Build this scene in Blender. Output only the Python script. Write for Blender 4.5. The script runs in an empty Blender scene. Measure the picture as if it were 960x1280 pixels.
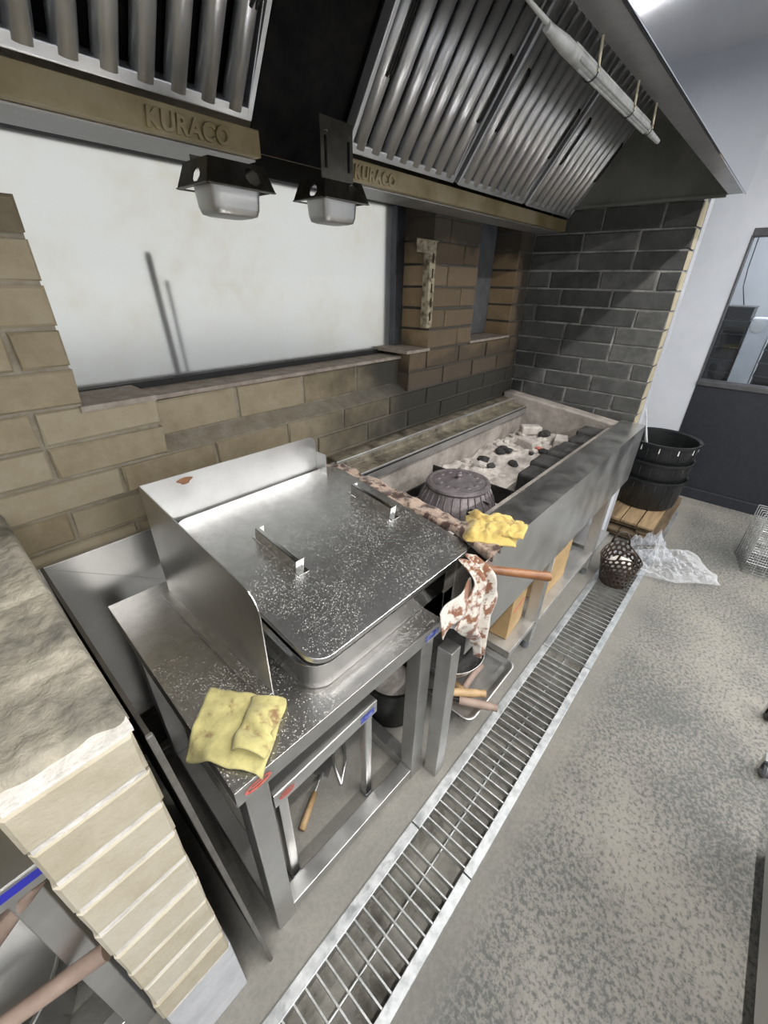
import bpy, math, random
from mathutils import Vector, Matrix, noise
random.seed(7)
C = bpy.context.scene.collection
sc = bpy.context.scene
PI = math.pi
# ------------------------------------------------------------------ camera
A = ((0.6673620853, -0.7445105390, 0.0182182445), (-0.3517543224, -0.3366778996, -0.8734511369), (0.6564272570, 0.5764998259, -0.4865708653))
cam = bpy.data.cameras.new('camera'); co = bpy.data.objects.new('camera', cam); C.objects.link(co)
cam.sensor_fit = 'VERTICAL'; cam.sensor_height = 24.0; cam.lens = 517.7 / 1280 * 24.0
cam.clip_start = 0.02
r, u, b = Vector(A[0]), -Vector(A[1]), -Vector(A[2])
co.matrix_world = Matrix(((r.x, u.x, b.x, 0), (r.y, u.y, b.y, 0), (r.z, u.z, b.z, 1.5), (0, 0, 0, 1)))
sc.camera = co
# ------------------------------------------------------------------ world, lamps, exposure
w = bpy.data.worlds.new('daylight'); sc.world = w; w.use_nodes = True
w.node_tree.nodes['Background'].inputs[0].default_value = (1.0, 0.995, 0.96, 1)
w.node_tree.nodes['Background'].inputs[1].default_value = 0.60
def area(name, loc, sx, sy, power, col=(1, .975, .94)):
    l = bpy.data.lights.new(name, 'AREA'); l.shape = 'RECTANGLE'; l.size = sx; l.size_y = sy; l.energy = power; l.color = col
    o = bpy.data.objects.new(name, l); C.objects.link(o); o.location = loc; return o
TUBES_AND_FILL = [(-0.75, -0.40), (0.8, -0.40), (2.3, -0.40), (-0.9, -2.3), (1.2, -2.3), (3.2, -2.3)]  # aisle row inferred from the hood's shadow edge; rear row added as fill
for x, y in TUBES_AND_FILL: area('tube_or_fill_light', (x, y, 2.655), 1.2, 0.05, 24 if y > -1 else 54)
area('tube_or_fill_light', (5.3, -0.3, 2.655), 1.2, 0.05, 40)  # unseen lamp added to brighten the next room
sc.view_settings.view_transform = 'Standard'; sc.view_settings.look = 'None'
sc.view_settings.gamma = 1.0; sc.view_settings.use_curve_mapping = False
sc.view_settings.exposure = 0.40

# ------------------------------------------------------------------ materials
M = {}
def nodes(name):
    m = bpy.data.materials.new(name); m.use_nodes = True; M[name] = m
    nt = m.node_tree; return m, nt, nt.nodes, nt.links, nt.nodes['Principled BSDF']
def ramp(nt, fac, stops):
    n = nt.nodes.new('ShaderNodeValToRGB'); e = n.color_ramp.elements
    while len(e) < len(stops): e.new(.5)
    for i, (p, c) in enumerate(stops): e[i].position = p; e[i].color = tuple(c) + (1,) if len(c) == 3 else c
    nt.links.new(fac, n.inputs[0]); return n.outputs[0]
def nz(nt, scale, detail=4, rough=.6, space='Object', sx=1, sy=1, sz=1):
    if space == 'World': vec = nt.nodes.new('ShaderNodeNewGeometry').outputs['Position']
    else: vec = nt.nodes.new('ShaderNodeTexCoord').outputs['Object']
    if (sx, sy, sz) != (1, 1, 1):
        mp = nt.nodes.new('ShaderNodeMapping'); mp.inputs['Scale'].default_value = (sx, sy, sz); nt.links.new(vec, mp.inputs[0]); vec = mp.outputs[0]
    n = nt.nodes.new('ShaderNodeTexNoise'); n.inputs['Scale'].default_value = scale; n.inputs['Detail'].default_value = detail
    n.inputs['Roughness'].default_value = rough; nt.links.new(vec, n.inputs['Vector']); return n.outputs['Fac']
def mixc(nt, fac, a, b_):
    n = nt.nodes.new('ShaderNodeMix'); n.data_type = 'RGBA'
    for s, v in ((n.inputs[0], fac), (n.inputs[6], a), (n.inputs[7], b_)):
        if isinstance(v, (int, float)): s.default_value = v
        elif isinstance(v, tuple): s.default_value = v + (1,) if len(v) == 3 else v
        else: nt.links.new(v, s)
    return n.outputs[2]
def mth(nt, op, a, b_=0.0, clamp=False):
    n = nt.nodes.new('ShaderNodeMath'); n.operation = op; n.use_clamp = clamp
    for s, v in ((n.inputs[0], a), (n.inputs[1], b_)):
        if isinstance(v, (int, float)): s.default_value = v
        else: nt.links.new(v, s)
    return n.outputs[0]
def mrange(nt, v, a, b_, c=0.0, d=1.0):
    n = nt.nodes.new('ShaderNodeMapRange'); n.interpolation_type = 'SMOOTHSTEP'
    n.inputs[1].default_value = a; n.inputs[2].default_value = b_; n.inputs[3].default_value = c; n.inputs[4].default_value = d
    nt.links.new(v, n.inputs[0]); return n.outputs[0]
def bump(nt, bs, h, strength, dist=.01):
    n = nt.nodes.new('ShaderNodeBump'); n.inputs['Strength'].default_value = strength; n.inputs['Distance'].default_value = dist
    nt.links.new(h, n.inputs['Height']); nt.links.new(n.outputs[0], bs.inputs['Normal'])
def mat(name, c1, c2=None, scale=12, rough=.6, metal=0.0, bmp=0.0, bscale=60, space='Object', lo=.35, hi=.65, rough2=None, spec=None, detail=5, st=(1, 1, 1)):
    m, nt, N, L, bs = nodes(name)
    bs.inputs['Metallic'].default_value = metal; bs.inputs['Roughness'].default_value = rough
    if spec is not None: bs.inputs['Specular IOR Level'].default_value = spec
    if c2 is None: bs.inputs['Base Color'].default_value = tuple(c1) + (1,)
    else:
        f = nz(nt, scale, detail, .65, space, *st)
        L.new(ramp(nt, f, [(lo, c1), (hi, c2)]), bs.inputs['Base Color'])
        if rough2 is not None: L.new(mrange(nt, f, lo, hi, rough, rough2), bs.inputs['Roughness'])
    if bmp: bump(nt, bs, nz(nt, bscale, 4, .6, space), bmp)
    return m
# metals
mat('steel', (.56, .56, .55), (.68, .68, .67), 7, .28, 1.0, 0, 90, 'World', .3, .7, .40)
mat('steel_polished', (.60, .60, .59), (.70, .70, .69), 5, .12, 1.0, 0, 60, 'World', .3, .7, .2)
mat('steel_worn', (.44, .44, .43), (.60, .59, .57), 9, .36, .9, 0, 60, 'World', .3, .7, .5)
mat('steel_leg', (.46, .46, .45), (.58, .58, .57), 11, .34, .95, 0, 80, 'World', .3, .7, .45)
mat('steel_filter', (.68, .70, .74), (.84, .84, .84), 8, .30, .85, 0, 50, 'World', .3, .7, .42)
mat('steel_hood', (.42, .44, .48), (.48, .50, .54), 4, .10, 1.0, 0, 30, 'World', .3, .7, .13)
mat('hood_inner', (.22, .22, .215), (.36, .36, .35), 6, .45, .7, 0, 60, 'World', .3, .7, .6)
mat('hood_lip', (.30, .30, .31), (.40, .40, .41), 10, .42, .7, 0, 40, 'World')
mat('hood_end', (.15, .153, .138), (.26, .26, .235), 5, .45, .6, .06, 80, 'World', .3, .7, .6)
mat('soot_black', (.006, .006, .007), (.020, .019, .018), 12, .62, .2, .05, 60, 'World', spec=.1)
mat('bracket_dark', (.06, .055, .045), (.15, .14, .115), 14, .3, .9, 0, 60, 'World', .3, .7, .4)
mat('galvanised', (.40, .42, .43), (.62, .64, .65), 30, .38, .85, .05, 120, 'World', .35, .65, .55)
mat('grate_bar', (.52, .53, .53), (.74, .75, .75), 40, .34, .9, .03, 120, 'World')
mat('rim_crust', (.035, .03, .022), (.27, .24, .18), 16, .6, .25, .35, 45, 'World', .3, .72)
mat('cast_iron', (.11, .095, .10), (.27, .245, .25), 16, .55, .5, .25, 50, 'Object', .3, .75)
mat('black_plate', (.008, .008, .008), (.03, .03, .028), 20, .5, .4, .05)
# gutter: greasy tan over steel
m, nt, N, L, bs = nodes('gutter_grease')
f = nz(nt, 6, 5, .6, 'World')
L.new(ramp(nt, f, [(.3, (.30, .235, .115)), (.55, (.46, .38, .225)), (.75, (.52, .46, .33))]), bs.inputs['Base Color'])
bs.inputs['Metallic'].default_value = .55; bs.inputs['Roughness'].default_value = .4; bump(nt, bs, nz(nt, 70, 4, .6, 'World'), .06)
# crumb-speckled steel
def speckled(name, base, sp, rough, dens, scale):
    m, nt, N, L, bs = nodes(name)
    pos = N.new('ShaderNodeNewGeometry').outputs['Position']; k = None
    patch = nz(nt, 6, 3, .6, 'World'); dark = nz(nt, 30, 3, .6, 'World')
    for sc_, r0 in ((scale, .30), (scale * 1.9, .36)):
        v = N.new('ShaderNodeTexVoronoi'); v.inputs['Scale'].default_value = sc_; L.new(pos, v.inputs['Vector'])
        c = N.new('ShaderNodeSeparateColor'); L.new(v.outputs['Color'], c.inputs[0])
        on = mth(nt, 'GREATER_THAN', mth(nt, 'ADD', c.outputs[0], mth(nt, 'MULTIPLY', mth(nt, 'SUBTRACT', patch, .5), .9)), 1 - dens)
        kk = mth(nt, 'MULTIPLY', on, mrange(nt, v.outputs['Distance'], r0 + .08, r0 - .04)); k = kk if k is None else mth(nt, 'MAXIMUM', k, kk)
    L.new(mixc(nt, k, mixc(nt, mrange(nt, dark, .3, .7), base, tuple(c_ * .85 for c_ in base)), sp), bs.inputs['Base Color'])
    L.new(mth(nt, 'SUBTRACT', 1.0, mth(nt, 'MULTIPLY', k, .9)), bs.inputs['Metallic'])
    L.new(mth(nt, 'ADD', mth(nt, 'MULTIPLY', k, .5), rough), bs.inputs['Roughness'])
speckled('lid_steel', (.68, .68, .68), (.52, .51, .48), .32, .10, 250)
speckled('table_steel', (.54, .53, .515), (.58, .56, .52), .38, .13, 210)
# bricks
def brick_mat(name, kind):
    m, nt, N, L, bs = nodes(name)
    oi = N.new('ShaderNodeObjectInfo'); g = N.new('ShaderNodeNewGeometry'); sp = N.new('ShaderNodeSeparateXYZ'); L.new(g.outputs['Position'], sp.inputs[0])
    sn = N.new('ShaderNodeSeparateXYZ'); L.new(g.outputs['True Normal'], sn.inputs[0])
    f = nz(nt, 14, 6, .7, 'World'); f2 = nz(nt, 4, 4, .6, 'World')
    if kind == 'light':
        base = ramp(nt, mth(nt, 'ADD', mth(nt, 'MULTIPLY', f, .7), mth(nt, 'MULTIPLY', oi.outputs['Random'], .3)), [(.3, (.33, .295, .215)), (.5, (.40, .362, .28)), (.75, (.45, .425, .36))])
        L.new(base, bs.inputs['Base Color'])
    elif kind == 'cream':
        base = ramp(nt, mth(nt, 'ADD', mth(nt, 'MULTIPLY', f, .7), mth(nt, 'MULTIPLY', oi.outputs['Random'], .3)), [(.3, (.245, .20, .125)), (.5, (.325, .275, .185)), (.75, (.385, .34, .25))])
        x = mth(nt, 'ADD', sp.outputs['X'], mth(nt, 'MULTIPLY', mth(nt, 'SUBTRACT', f2, .5), .9))
        soot = mrange(nt, x, .80, 1.45, 0, .93)
        L.new(mixc(nt, soot, base, (.022, .022, .020)), bs.inputs['Base Color'])
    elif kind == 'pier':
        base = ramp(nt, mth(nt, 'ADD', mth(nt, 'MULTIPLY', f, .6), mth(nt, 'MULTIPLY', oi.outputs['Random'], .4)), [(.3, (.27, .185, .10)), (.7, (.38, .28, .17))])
        side = mrange(nt, sn.outputs['X'], -.9, -.5, .05, .62)  # front sooted; reveal faces toward -X painted lighter to look lit
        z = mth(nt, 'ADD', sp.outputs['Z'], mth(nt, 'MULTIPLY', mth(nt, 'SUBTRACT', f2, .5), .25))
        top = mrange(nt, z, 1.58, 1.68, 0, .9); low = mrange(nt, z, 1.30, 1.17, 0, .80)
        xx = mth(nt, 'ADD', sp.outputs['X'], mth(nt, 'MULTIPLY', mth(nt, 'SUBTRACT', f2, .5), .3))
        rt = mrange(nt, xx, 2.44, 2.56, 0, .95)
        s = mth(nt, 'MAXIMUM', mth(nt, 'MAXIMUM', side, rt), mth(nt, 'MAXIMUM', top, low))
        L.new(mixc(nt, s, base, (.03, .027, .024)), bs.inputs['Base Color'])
    else:
        dark = ramp(nt, mth(nt, 'ADD', mth(nt, 'MULTIPLY', f, .7), mth(nt, 'MULTIPLY', oi.outputs['Random'], .3)), [(.3, (.038, .039, .038)), (.55, (.072, .073, .070)), (.8, (.14, .14, .134))])
        cream = ramp(nt, f, [(.3, (.25, .215, .135)), (.7, (.36, .325, .235))])
        raw = mth(nt, 'MULTIPLY', mrange(nt, sn.outputs['Y'], -.9, -.5, 1, 0), mrange(nt, sp.outputs['Y'], .462, .47, 1, 0))
        L.new(mixc(nt, raw, dark, cream), bs.inputs['Base Color'])
    bs.inputs['Roughness'].default_value = .85
    bump(nt, bs, nz(nt, 45, 6, .7, 'World'), .35, .006)
brick_mat('brick_cream', 'cream'); brick_mat('brick_dark', 'dark'); brick_mat('brick_pier', 'pier'); brick_mat('brick_light', 'light')
# mortar with soot to the far end of the wall
m, nt, N, L, bs = nodes('mortar')
g = N.new('ShaderNodeNewGeometry'); sp = N.new('ShaderNodeSeparateXYZ'); L.new(g.outputs['Position'], sp.inputs[0])
f = nz(nt, 20, 6, .7, 'World'); f2 = nz(nt, 4, 4, .6, 'World')
x = mth(nt, 'ADD', sp.outputs['X'], mth(nt, 'MULTIPLY', mth(nt, 'SUBTRACT', f2, .5), .9))
L.new(mixc(nt, mrange(nt, x, .85, 1.55, 0, .85), ramp(nt, f, [(.3, (.22, .19, .14)), (.7, (.36, .325, .26))]), (.045, .044, .04)), bs.inputs['Base Color'])
bs.inputs['Roughness'].default_value = .9; bump(nt, bs, nz(nt, 90, 5, .7, 'World'), .5)
mat('mortar_ash', (.10, .10, .096), (.42, .42, .40), 12, .9, 0, .4, 80, 'World', .3, .75)
mat('mortar_white', (.46, .44, .40), (.64, .62, .59), 20, .9, 0, .4, 80, 'World')
mat('mortar_cap', (.075, .072, .062), (.37, .34, .27), 9, .95, 0, .8, 40, 'World', .30, .68, detail=8)
mat('sill_stone', (.24, .20, .165), (.36, .315, .27), 25, .8, 0, .2, 120, 'World')
mat('plinth_grey', (.36, .37, .39), (.46, .47, .49), 14, .8, 0, .1)
# floor concrete
m, nt, N, L, bs = nodes('concrete')
g = N.new('ShaderNodeNewGeometry'); sp = N.new('ShaderNodeSeparateXYZ'); L.new(g.outputs['Position'], sp.inputs[0])
fa = nz(nt, 1.5, 5, .6, 'World'); fb = nz(nt, 75, 5, .75, 'World'); fc = nz(nt, 7, 5, .6, 'World')
base = ramp(nt, fa, [(.3, (.150, .147, .134)), (.5, (.198, .191, .170)), (.7, (.250, .238, .208))])
pit = mth(nt, 'ADD', fb, mth(nt, 'MULTIPLY', mth(nt, 'SUBTRACT', fa, .5), -.35))
walk = mrange(nt, sp.outputs['Y'], .12, .02)          # the rougher aisle side of the drain
pits = mth(nt, 'MULTIPLY', mrange(nt, pit, .43, .59), mth(nt, 'ADD', .15, mth(nt, 'MULTIPLY', walk, .70)))
c = mixc(nt, pits, base, (.075, .080, .078))
c = mixc(nt, mth(nt, 'MULTIPLY', mrange(nt, fc, .55, .7), .35), c, (.11, .108, .098))
L.new(c, bs.inputs['Base Color']); L.new(mrange(nt, fb, .35, .65, .55, .8), bs.inputs['Roughness']); bump(nt, bs, fb, .25, .004)
mat('drain_bed', (.085, .08, .066), (.27, .26, .23), 9, .12, 0, .25, 25, 'World', .35, .65, .5)
# paint, plastic, wood, cloth
mat('white_paint', (.53, .555, .60), (.58, .605, .65), 4, .55, 0, .02, 40, 'World')
mat('plaster_grey', (.30, .31, .34), (.36, .37, .40), 6, .8)
mat('ceiling_white', (.62, .63, .65), None, rough=.7)
mat('navy_panel', (.011, .013, .019), (.018, .020, .028), 30, .5, 0, .03, 200, 'World')
mat('dark_frame', (.05, .05, .055), (.075, .075, .08), 20, .45)
mat('window_frame', (.06, .065, .075), (.10, .105, .12), 14, .42, .5, .03)
mat('grey_frame', (.14, .15, .165), (.21, .22, .235), 14, .42, .4, .03)
mat('gasket', (.008, .008, .008), None, rough=.6)
mat('black_plastic', (.007, .008, .009), (.013, .014, .015), 20, .34, 0, .03)
mat('brown_plastic', (.028, .018, .012), (.04, .027, .018), 20, .45)
mat('white_plastic', (.66, .68, .72), (.74, .76, .79), 10, .4)
mat('wood_pallet', (.10, .065, .035), (.34, .24, .13), 6, .75, 0, .25, 60, 'World', .3, .7, st=(.35, 3, 3))
mat('wood_pallet_dark', (.05, .036, .022), (.15, .105, .06), 6, .8, 0, .25, 60, 'World', .3, .7, st=(.35, 3, 3))
mat('wood_red', (.14, .055, .022), (.27, .12, .05), 10, .38, 0, .05, 60, 'Object')
mat('wood_pale', (.33, .21, .10), (.50, .35, .19), 12, .5, 0, .05, 60, 'Object')
mat('wood_grey', (.22, .155, .125), (.34, .255, .21), 12, .6, 0, .05, 60, 'Object')
mat('cardboard', (.36, .24, .11), (.46, .32, .16), 8, .8, 0, .03)
mat('label_white', (.75, .75, .74), None, rough=.6)
mat('mark_red', (.45, .05, .035), (.6, .2, .16), 60, .5)
mat('mark_blue', (.03, .05, .30), (.25, .28, .5), 70, .5, lo=.45, hi=.6)
mat('film_blue', (.02, .025, .42), None, rough=.35)
mat('brick_sheet', (.12, .115, .105), (.22, .21, .195), 10, .5, .6, .05)
mat('board_dark', (.015, .013, .011), (.05, .044, .036), 8, .6, 0, .1)
mat('bracket_cream', (.10, .075, .04), (.40, .35, .25), 30, .6, .2, .1, 80, 'World', .38, .55)
mat('string', (.62, .57, .42), None, rough=.8)
mat('tube_plastic', (.26, .265, .26), (.40, .405, .395), 25, .5, 0, .1, 60, 'Object')
mat('lamp_housing', (.8, .8, .8), None, rough=.5)
mat('ash', (.22, .195, .175), (.62, .58, .54), 11, .95, 0, .6, 60, 'World', .28, .72, detail=8)
mat('lining', (.13, .115, .10), (.42, .385, .35), 7, .9, 0, .4, 40, 'World', .3, .75, detail=8)
mat('char', (.010, .010, .010), (.05, .048, .046), 12, .8, 0, .6, 40, 'World')
mat('red_scrap', (.40, .05, .04), (.5, .25, .2), 30, .7)
def cloth(name, base, stain, lo, hi, sc_, extra=None):
    m, nt, N, L, bs = nodes(name)
    f = nz(nt, sc_, 4, .6); f2 = nz(nt, 40, 4, .6)
    c = mixc(nt, mrange(nt, f, lo, hi), mixc(nt, mrange(nt, f2, .35, .65), base, tuple(v * .8 for v in base)), stain)
    L.new(c, bs.inputs['Base Color']); bs.inputs['Roughness'].default_value = .95
    bs.inputs['Sheen Weight'].default_value = .2
    bump(nt, bs, nz(nt, 300, 3, .6), .4, .002)
cloth('cloth_yellow', (.52, .47, .20), (.22, .13, .06), .57, .69, 21)
cloth('cloth_ochre', (.56, .42, .13), (.30, .19, .05), .5, .68, 20)
cloth('cloth_bloody', (.62, .58, .52), (.20, .085, .045), .46, .58, 34)
cloth('crust_brown', (.36, .27, .21), (.045, .022, .016), .42, .56, 26)
cloth('cloth_white', (.62, .59, .54), (.45, .36, .28), .6, .75, 20)
# frosted window, clear glass, film
m, nt, N, L, bs = nodes('frosted_glass')
f = nz(nt, 3, 5, .65, 'World'); f2 = nz(nt, 22, 5, .7, 'World')
g = N.new('ShaderNodeNewGeometry'); sp = N.new('ShaderNodeSeparateXYZ'); L.new(g.outputs['Position'], sp.inputs[0])
grime = mth(nt, 'MULTIPLY', mrange(nt, f, .40, .68), mrange(nt, f2, .35, .7, .3, 1))
col = mixc(nt, mth(nt, 'MULTIPLY', grime, .5), (.88, .90, .90), (.66, .60, .43))
L.new(col, bs.inputs['Base Color']); bs.inputs['Roughness'].default_value = .38; bs.inputs['Transmission Weight'].default_value = .95; bs.inputs['IOR'].default_value = 1.25
m, nt, N, L, bs = nodes('clear_glass')
tr = N.new('ShaderNodeBsdfTransparent'); gl = N.new('ShaderNodeBsdfGlossy'); gl.inputs['Roughness'].default_value = .03
fr = N.new('ShaderNodeFresnel'); fr.inputs[0].default_value = 1.5; mx = N.new('ShaderNodeMixShader'); L.new(fr.outputs[0], mx.inputs[0]); tr.inputs[0].default_value = (.86, .89, .92, 1)
L.new(tr.outputs[0], mx.inputs[1]); L.new(gl.outputs[0], mx.inputs[2]); L.new(mx.outputs[0], N['Material Output'].inputs[0])
m, nt, N, L, bs = nodes('plastic_film')
tr = N.new('ShaderNodeBsdfTransparent'); tr.inputs[0].default_value = (.93, .94, .96, 1); bs.inputs['Base Color'].default_value = (.75, .77, .80, 1); bs.inputs['Roughness'].default_value = .16
mx = N.new('ShaderNodeMixShader'); lw = N.new('ShaderNodeLayerWeight'); lw.inputs[0].default_value = .35
L.new(mrange(nt, lw.outputs['Facing'], 0, 1, .14, .85), mx.inputs[0]); L.new(tr.outputs[0], mx.inputs[1]); L.new(bs.outputs[0], mx.inputs[2]); L.new(mx.outputs[0], N['Material Output'].inputs[0])
m, nt, N, L, bs = nodes('tube_glow')
bs.inputs['Base Color'].default_value = (.9, .9, .9, 1); bs.inputs['Emission Color'].default_value = (1, .98, .95, 1); bs.inputs['Emission Strength'].default_value = 5

# ------------------------------------------------------------------ mesh helpers
class MB:
    def __init__(s): s.v = []; s.f = []
    def add(s, vs, fs):
        o = len(s.v); s.v += [tuple(p) for p in vs]; s.f += [tuple(i + o for i in q) for q in fs]; return s
    def box(s, x0, x1, y0, y1, z0, z1, mx=None):
        vs = [Vector((x, y, z)) for z in (z0, z1) for y in (y0, y1) for x in (x0, x1)]
        if mx: vs = [mx @ p for p in vs]
        return s.add(vs, [(0, 2, 3, 1), (4, 5, 7, 6), (0, 1, 5, 4), (2, 6, 7, 3), (0, 4, 6, 2), (1, 3, 7, 5)])
    def prism(s, poly, axis, a, b):           # poly in the two other axes, extruded along axis
        n = len(poly); vs = []
        for t in (a, b):
            for p, q in poly: vs.append({'x': (t, p, q), 'y': (p, t, q), 'z': (p, q, t)}[axis])
        fs = [tuple(range(n))[::-1], tuple(range(n, 2 * n))] + [(i, (i + 1) % n, n + (i + 1) % n, n + i) for i in range(n)]
        return s.add(vs, fs)
    def tube(s, pts, rad, n=10, caps=True):
        pts = [Vector(p) for p in pts]; rs = rad if isinstance(rad, (list, tuple)) else [rad] * len(pts); vs = []
        ref = None
        for i, p in enumerate(pts):
            t = (pts[min(i + 1, len(pts) - 1)] - pts[max(i - 1, 0)]).normalized()
            if ref is None: ref = t.orthogonal().normalized()
            a = (ref - t * ref.dot(t)).normalized(); ref = a; c = t.cross(a)
            for k in range(n): vs.append(p + (a * math.cos(2 * PI * k / n) + c * math.sin(2 * PI * k / n)) * rs[i])
        fs = [(i * n + k, i * n + (k + 1) % n, (i + 1) * n + (k + 1) % n, (i + 1) * n + k) for i in range(len(pts) - 1) for k in range(n)]
        if caps: fs += [tuple(range(n))[::-1], tuple(range((len(pts) - 1) * n, len(pts) * n))]
        return s.add(vs, fs)
    def lathe(s, prof, c=(0, 0, 0), n=40, closed=False):
        vs = []; m_ = len(prof)
        for k in range(n):
            a = 2 * PI * k / n
            for r_, z in prof: vs.append((c[0] + r_ * math.cos(a), c[1] + r_ * math.sin(a), c[2] + z))
        fs = []
        for k in range(n):
            k2 = (k + 1) % n
            for i in range(m_ if closed else m_ - 1):
                j = (i + 1) % m_; fs.append((k * m_ + i, k2 * m_ + i, k2 * m_ + j, k * m_ + j))
        return s.add(vs, fs)
    def grid(s, fn, nu, nv):
        vs = [fn(i / nu, j / nv) for j in range(nv + 1) for i in range(nu + 1)]
        return s.add(vs, [(j * (nu + 1) + i, j * (nu + 1) + i + 1, (j + 1) * (nu + 1) + i + 1, (j + 1) * (nu + 1) + i) for j in range(nv) for i in range(nu)])
    def mesh(s, name, m_, smooth=False):
        me = bpy.data.meshes.new(name); me.from_pydata(s.v, [], s.f); me.update(); me.materials.append(M[m_])
        import bmesh
        bm = bmesh.new(); bm.from_mesh(me); bmesh.ops.remove_doubles(bm, verts=bm.verts, dist=1e-6); bmesh.ops.recalc_face_normals(bm, faces=bm.faces); bm.to_mesh(me); bm.free()
        if smooth: me.polygons.foreach_set('use_smooth', [True] * len(me.polygons))
        return me
    def build(s, name, m_, parent=None, smooth=False, bevel=0, solid=0, sub=0, auto=None):
        me = s.mesh(name, m_, smooth or auto is not None)
        o = bpy.data.objects.new(name, me); C.objects.link(o)
        if parent is not None: o.parent = parent
        if auto is not None:
            try: me.set_sharp_from_angle(angle=math.radians(auto))
            except Exception: pass
        if solid: md = o.modifiers.new('thickness', 'SOLIDIFY'); md.thickness = solid; md.offset = 0
        if sub: md = o.modifiers.new('smooth', 'SUBSURF'); md.levels = sub; md.render_levels = sub
        if bevel: md = o.modifiers.new('bevel', 'BEVEL'); md.width = bevel; md.segments = 2; md.limit_method = 'ANGLE'
        return o
def tag(o, label, cat, group=None, kind=None):
    if label: o['label'] = label
    if cat: o['category'] = cat
    if group: o['group'] = group
    if kind: o['kind'] = kind
    return o
def thing(name, label, cat, loc=(0, 0, 0), rz=0, group=None):
    o = bpy.data.objects.new(name, None); C.objects.link(o); o.location = loc; o.rotation_euler = (0, 0, rz); o.empty_display_size = .05
    return tag(o, label, cat, group)
def struct(o, label=None): o['kind'] = 'structure'; 
def st(name, mb, m_, label, parent=None, bevel=0):
    o = mb.build(name, m_, parent, bevel=bevel)
    if parent is None: o['kind'] = 'structure'; o['label'] = label; o['category'] = name.split('_')[0]
    return o
def copy_tree(o, parent=None):
    c = o.copy(); C.objects.link(c)
    if parent is not None: c.parent = parent
    for ch in list(o.children): copy_tree(ch, c)
    return c
def rrect(w_, h_, r_, n=6):
    p = []
    for cx, cy, a0 in ((w_ / 2 - r_, h_ / 2 - r_, 0), (-w_ / 2 + r_, h_ / 2 - r_, 90), (-w_ / 2 + r_, -h_ / 2 + r_, 180), (w_ / 2 - r_, -h_ / 2 + r_, 270)):
        for k in range(n + 1): a = math.radians(a0 + 90 * k / n); p.append((cx + r_ * math.cos(a), cy + r_ * math.sin(a)))
    return p
BR = {}
def brick(parent, m_, x0, x1, y0, y1, z0, z1, rnd=.0025):
    q = lambda v: round(v / .004) * .004
    key = (m_, q(x1 - x0), q(y1 - y0), q(z1 - z0), random.randrange(4))
    if key not in BR:
        a, b_, c_ = (x1 - x0) / 2, (y1 - y0) / 2, (z1 - z0) / 2; e = .004; mb = MB(); j = lambda: random.uniform(-rnd, rnd)
        # chamfered box: 24 verts would be heavy; front and back rings inset by e
        vs = []; fs = []
        for yy, ins in ((-b_, e), (-b_ + e, 0), (b_ - e, 0), (b_, e)):
            for sx, sz in ((-1, -1), (1, -1), (1, 1), (-1, 1)): vs.append((sx * (a - ins) + j(), yy + (j() * .6 if yy < 0 else 0), sz * (c_ - ins) + j()))
        fs = [(0, 1, 2, 3), (15, 14, 13, 12)] + [(r_ * 4 + k, (r_ + 1) * 4 + k, (r_ + 1) * 4 + (k + 1) % 4, r_ * 4 + (k + 1) % 4) for r_ in range(3) for k in range(4)]
        BR[key] = mb.add(vs, fs).mesh('brick', m_)
    o = bpy.data.objects.new('brick', BR[key]); C.objects.link(o); o.parent = parent
    o.location = ((x0 + x1) / 2, (y0 + y1) / 2 + random.uniform(-.0015, .0015), (z0 + z1) / 2); return o
def brick_x(parent, m_, x0, x1, y0, y1, z0, z1, rnd=.0025):   # brick whose face looks along x: build along y, turn
    o = brick(parent, m_, -(y1 - y0) / 2, (y1 - y0) / 2, -(x1 - x0) / 2, (x1 - x0) / 2, z0, z1, rnd)
    o.rotation_euler = (0, 0, -PI / 2); o.location = ((x0 + x1) / 2 + random.uniform(-.0015, .0015), (y0 + y1) / 2, (z0 + z1) / 2); return o
# ================================================================== THE SETTING
DY0, DY1 = .145, .360                                   # drain channel
fl = MB().box(-2.5, 6.4, -4.0, DY0, -.14, 0).box(-2.5, 6.4, DY1, 1.22, -.14, 0).box(3.58, 6.4, DY0, DY1, -.14, 0)
st('floor', fl, 'concrete', 'grey pitted concrete floor either side of the drain')
st('floor_channel', MB().box(-2.5, 3.575, DY0, DY1, -.16, -.075), 'drain_bed', 'wet dirty bed of the floor drain channel')
st('ceiling', MB().box(-2.5, 6.4, -4.0, 1.45, 2.75, 2.85), 'ceiling_white', 'plain white ceiling')
st('ground_outside', MB().box(-6, 9, 1.46, 14, -.3, -.2), 'plinth_grey', 'pale paving outside the frosted window')
st('wall_right', MB().box(-2.5, 6.4, -4.1, -4.0, 0, 2.75), 'white_paint', 'white painted wall across the aisle')
st('wall_near', MB().box(-2.6, -2.5, -4.0, 1.45, 0, 2.75), 'white_paint', 'white painted wall at the near end')
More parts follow.
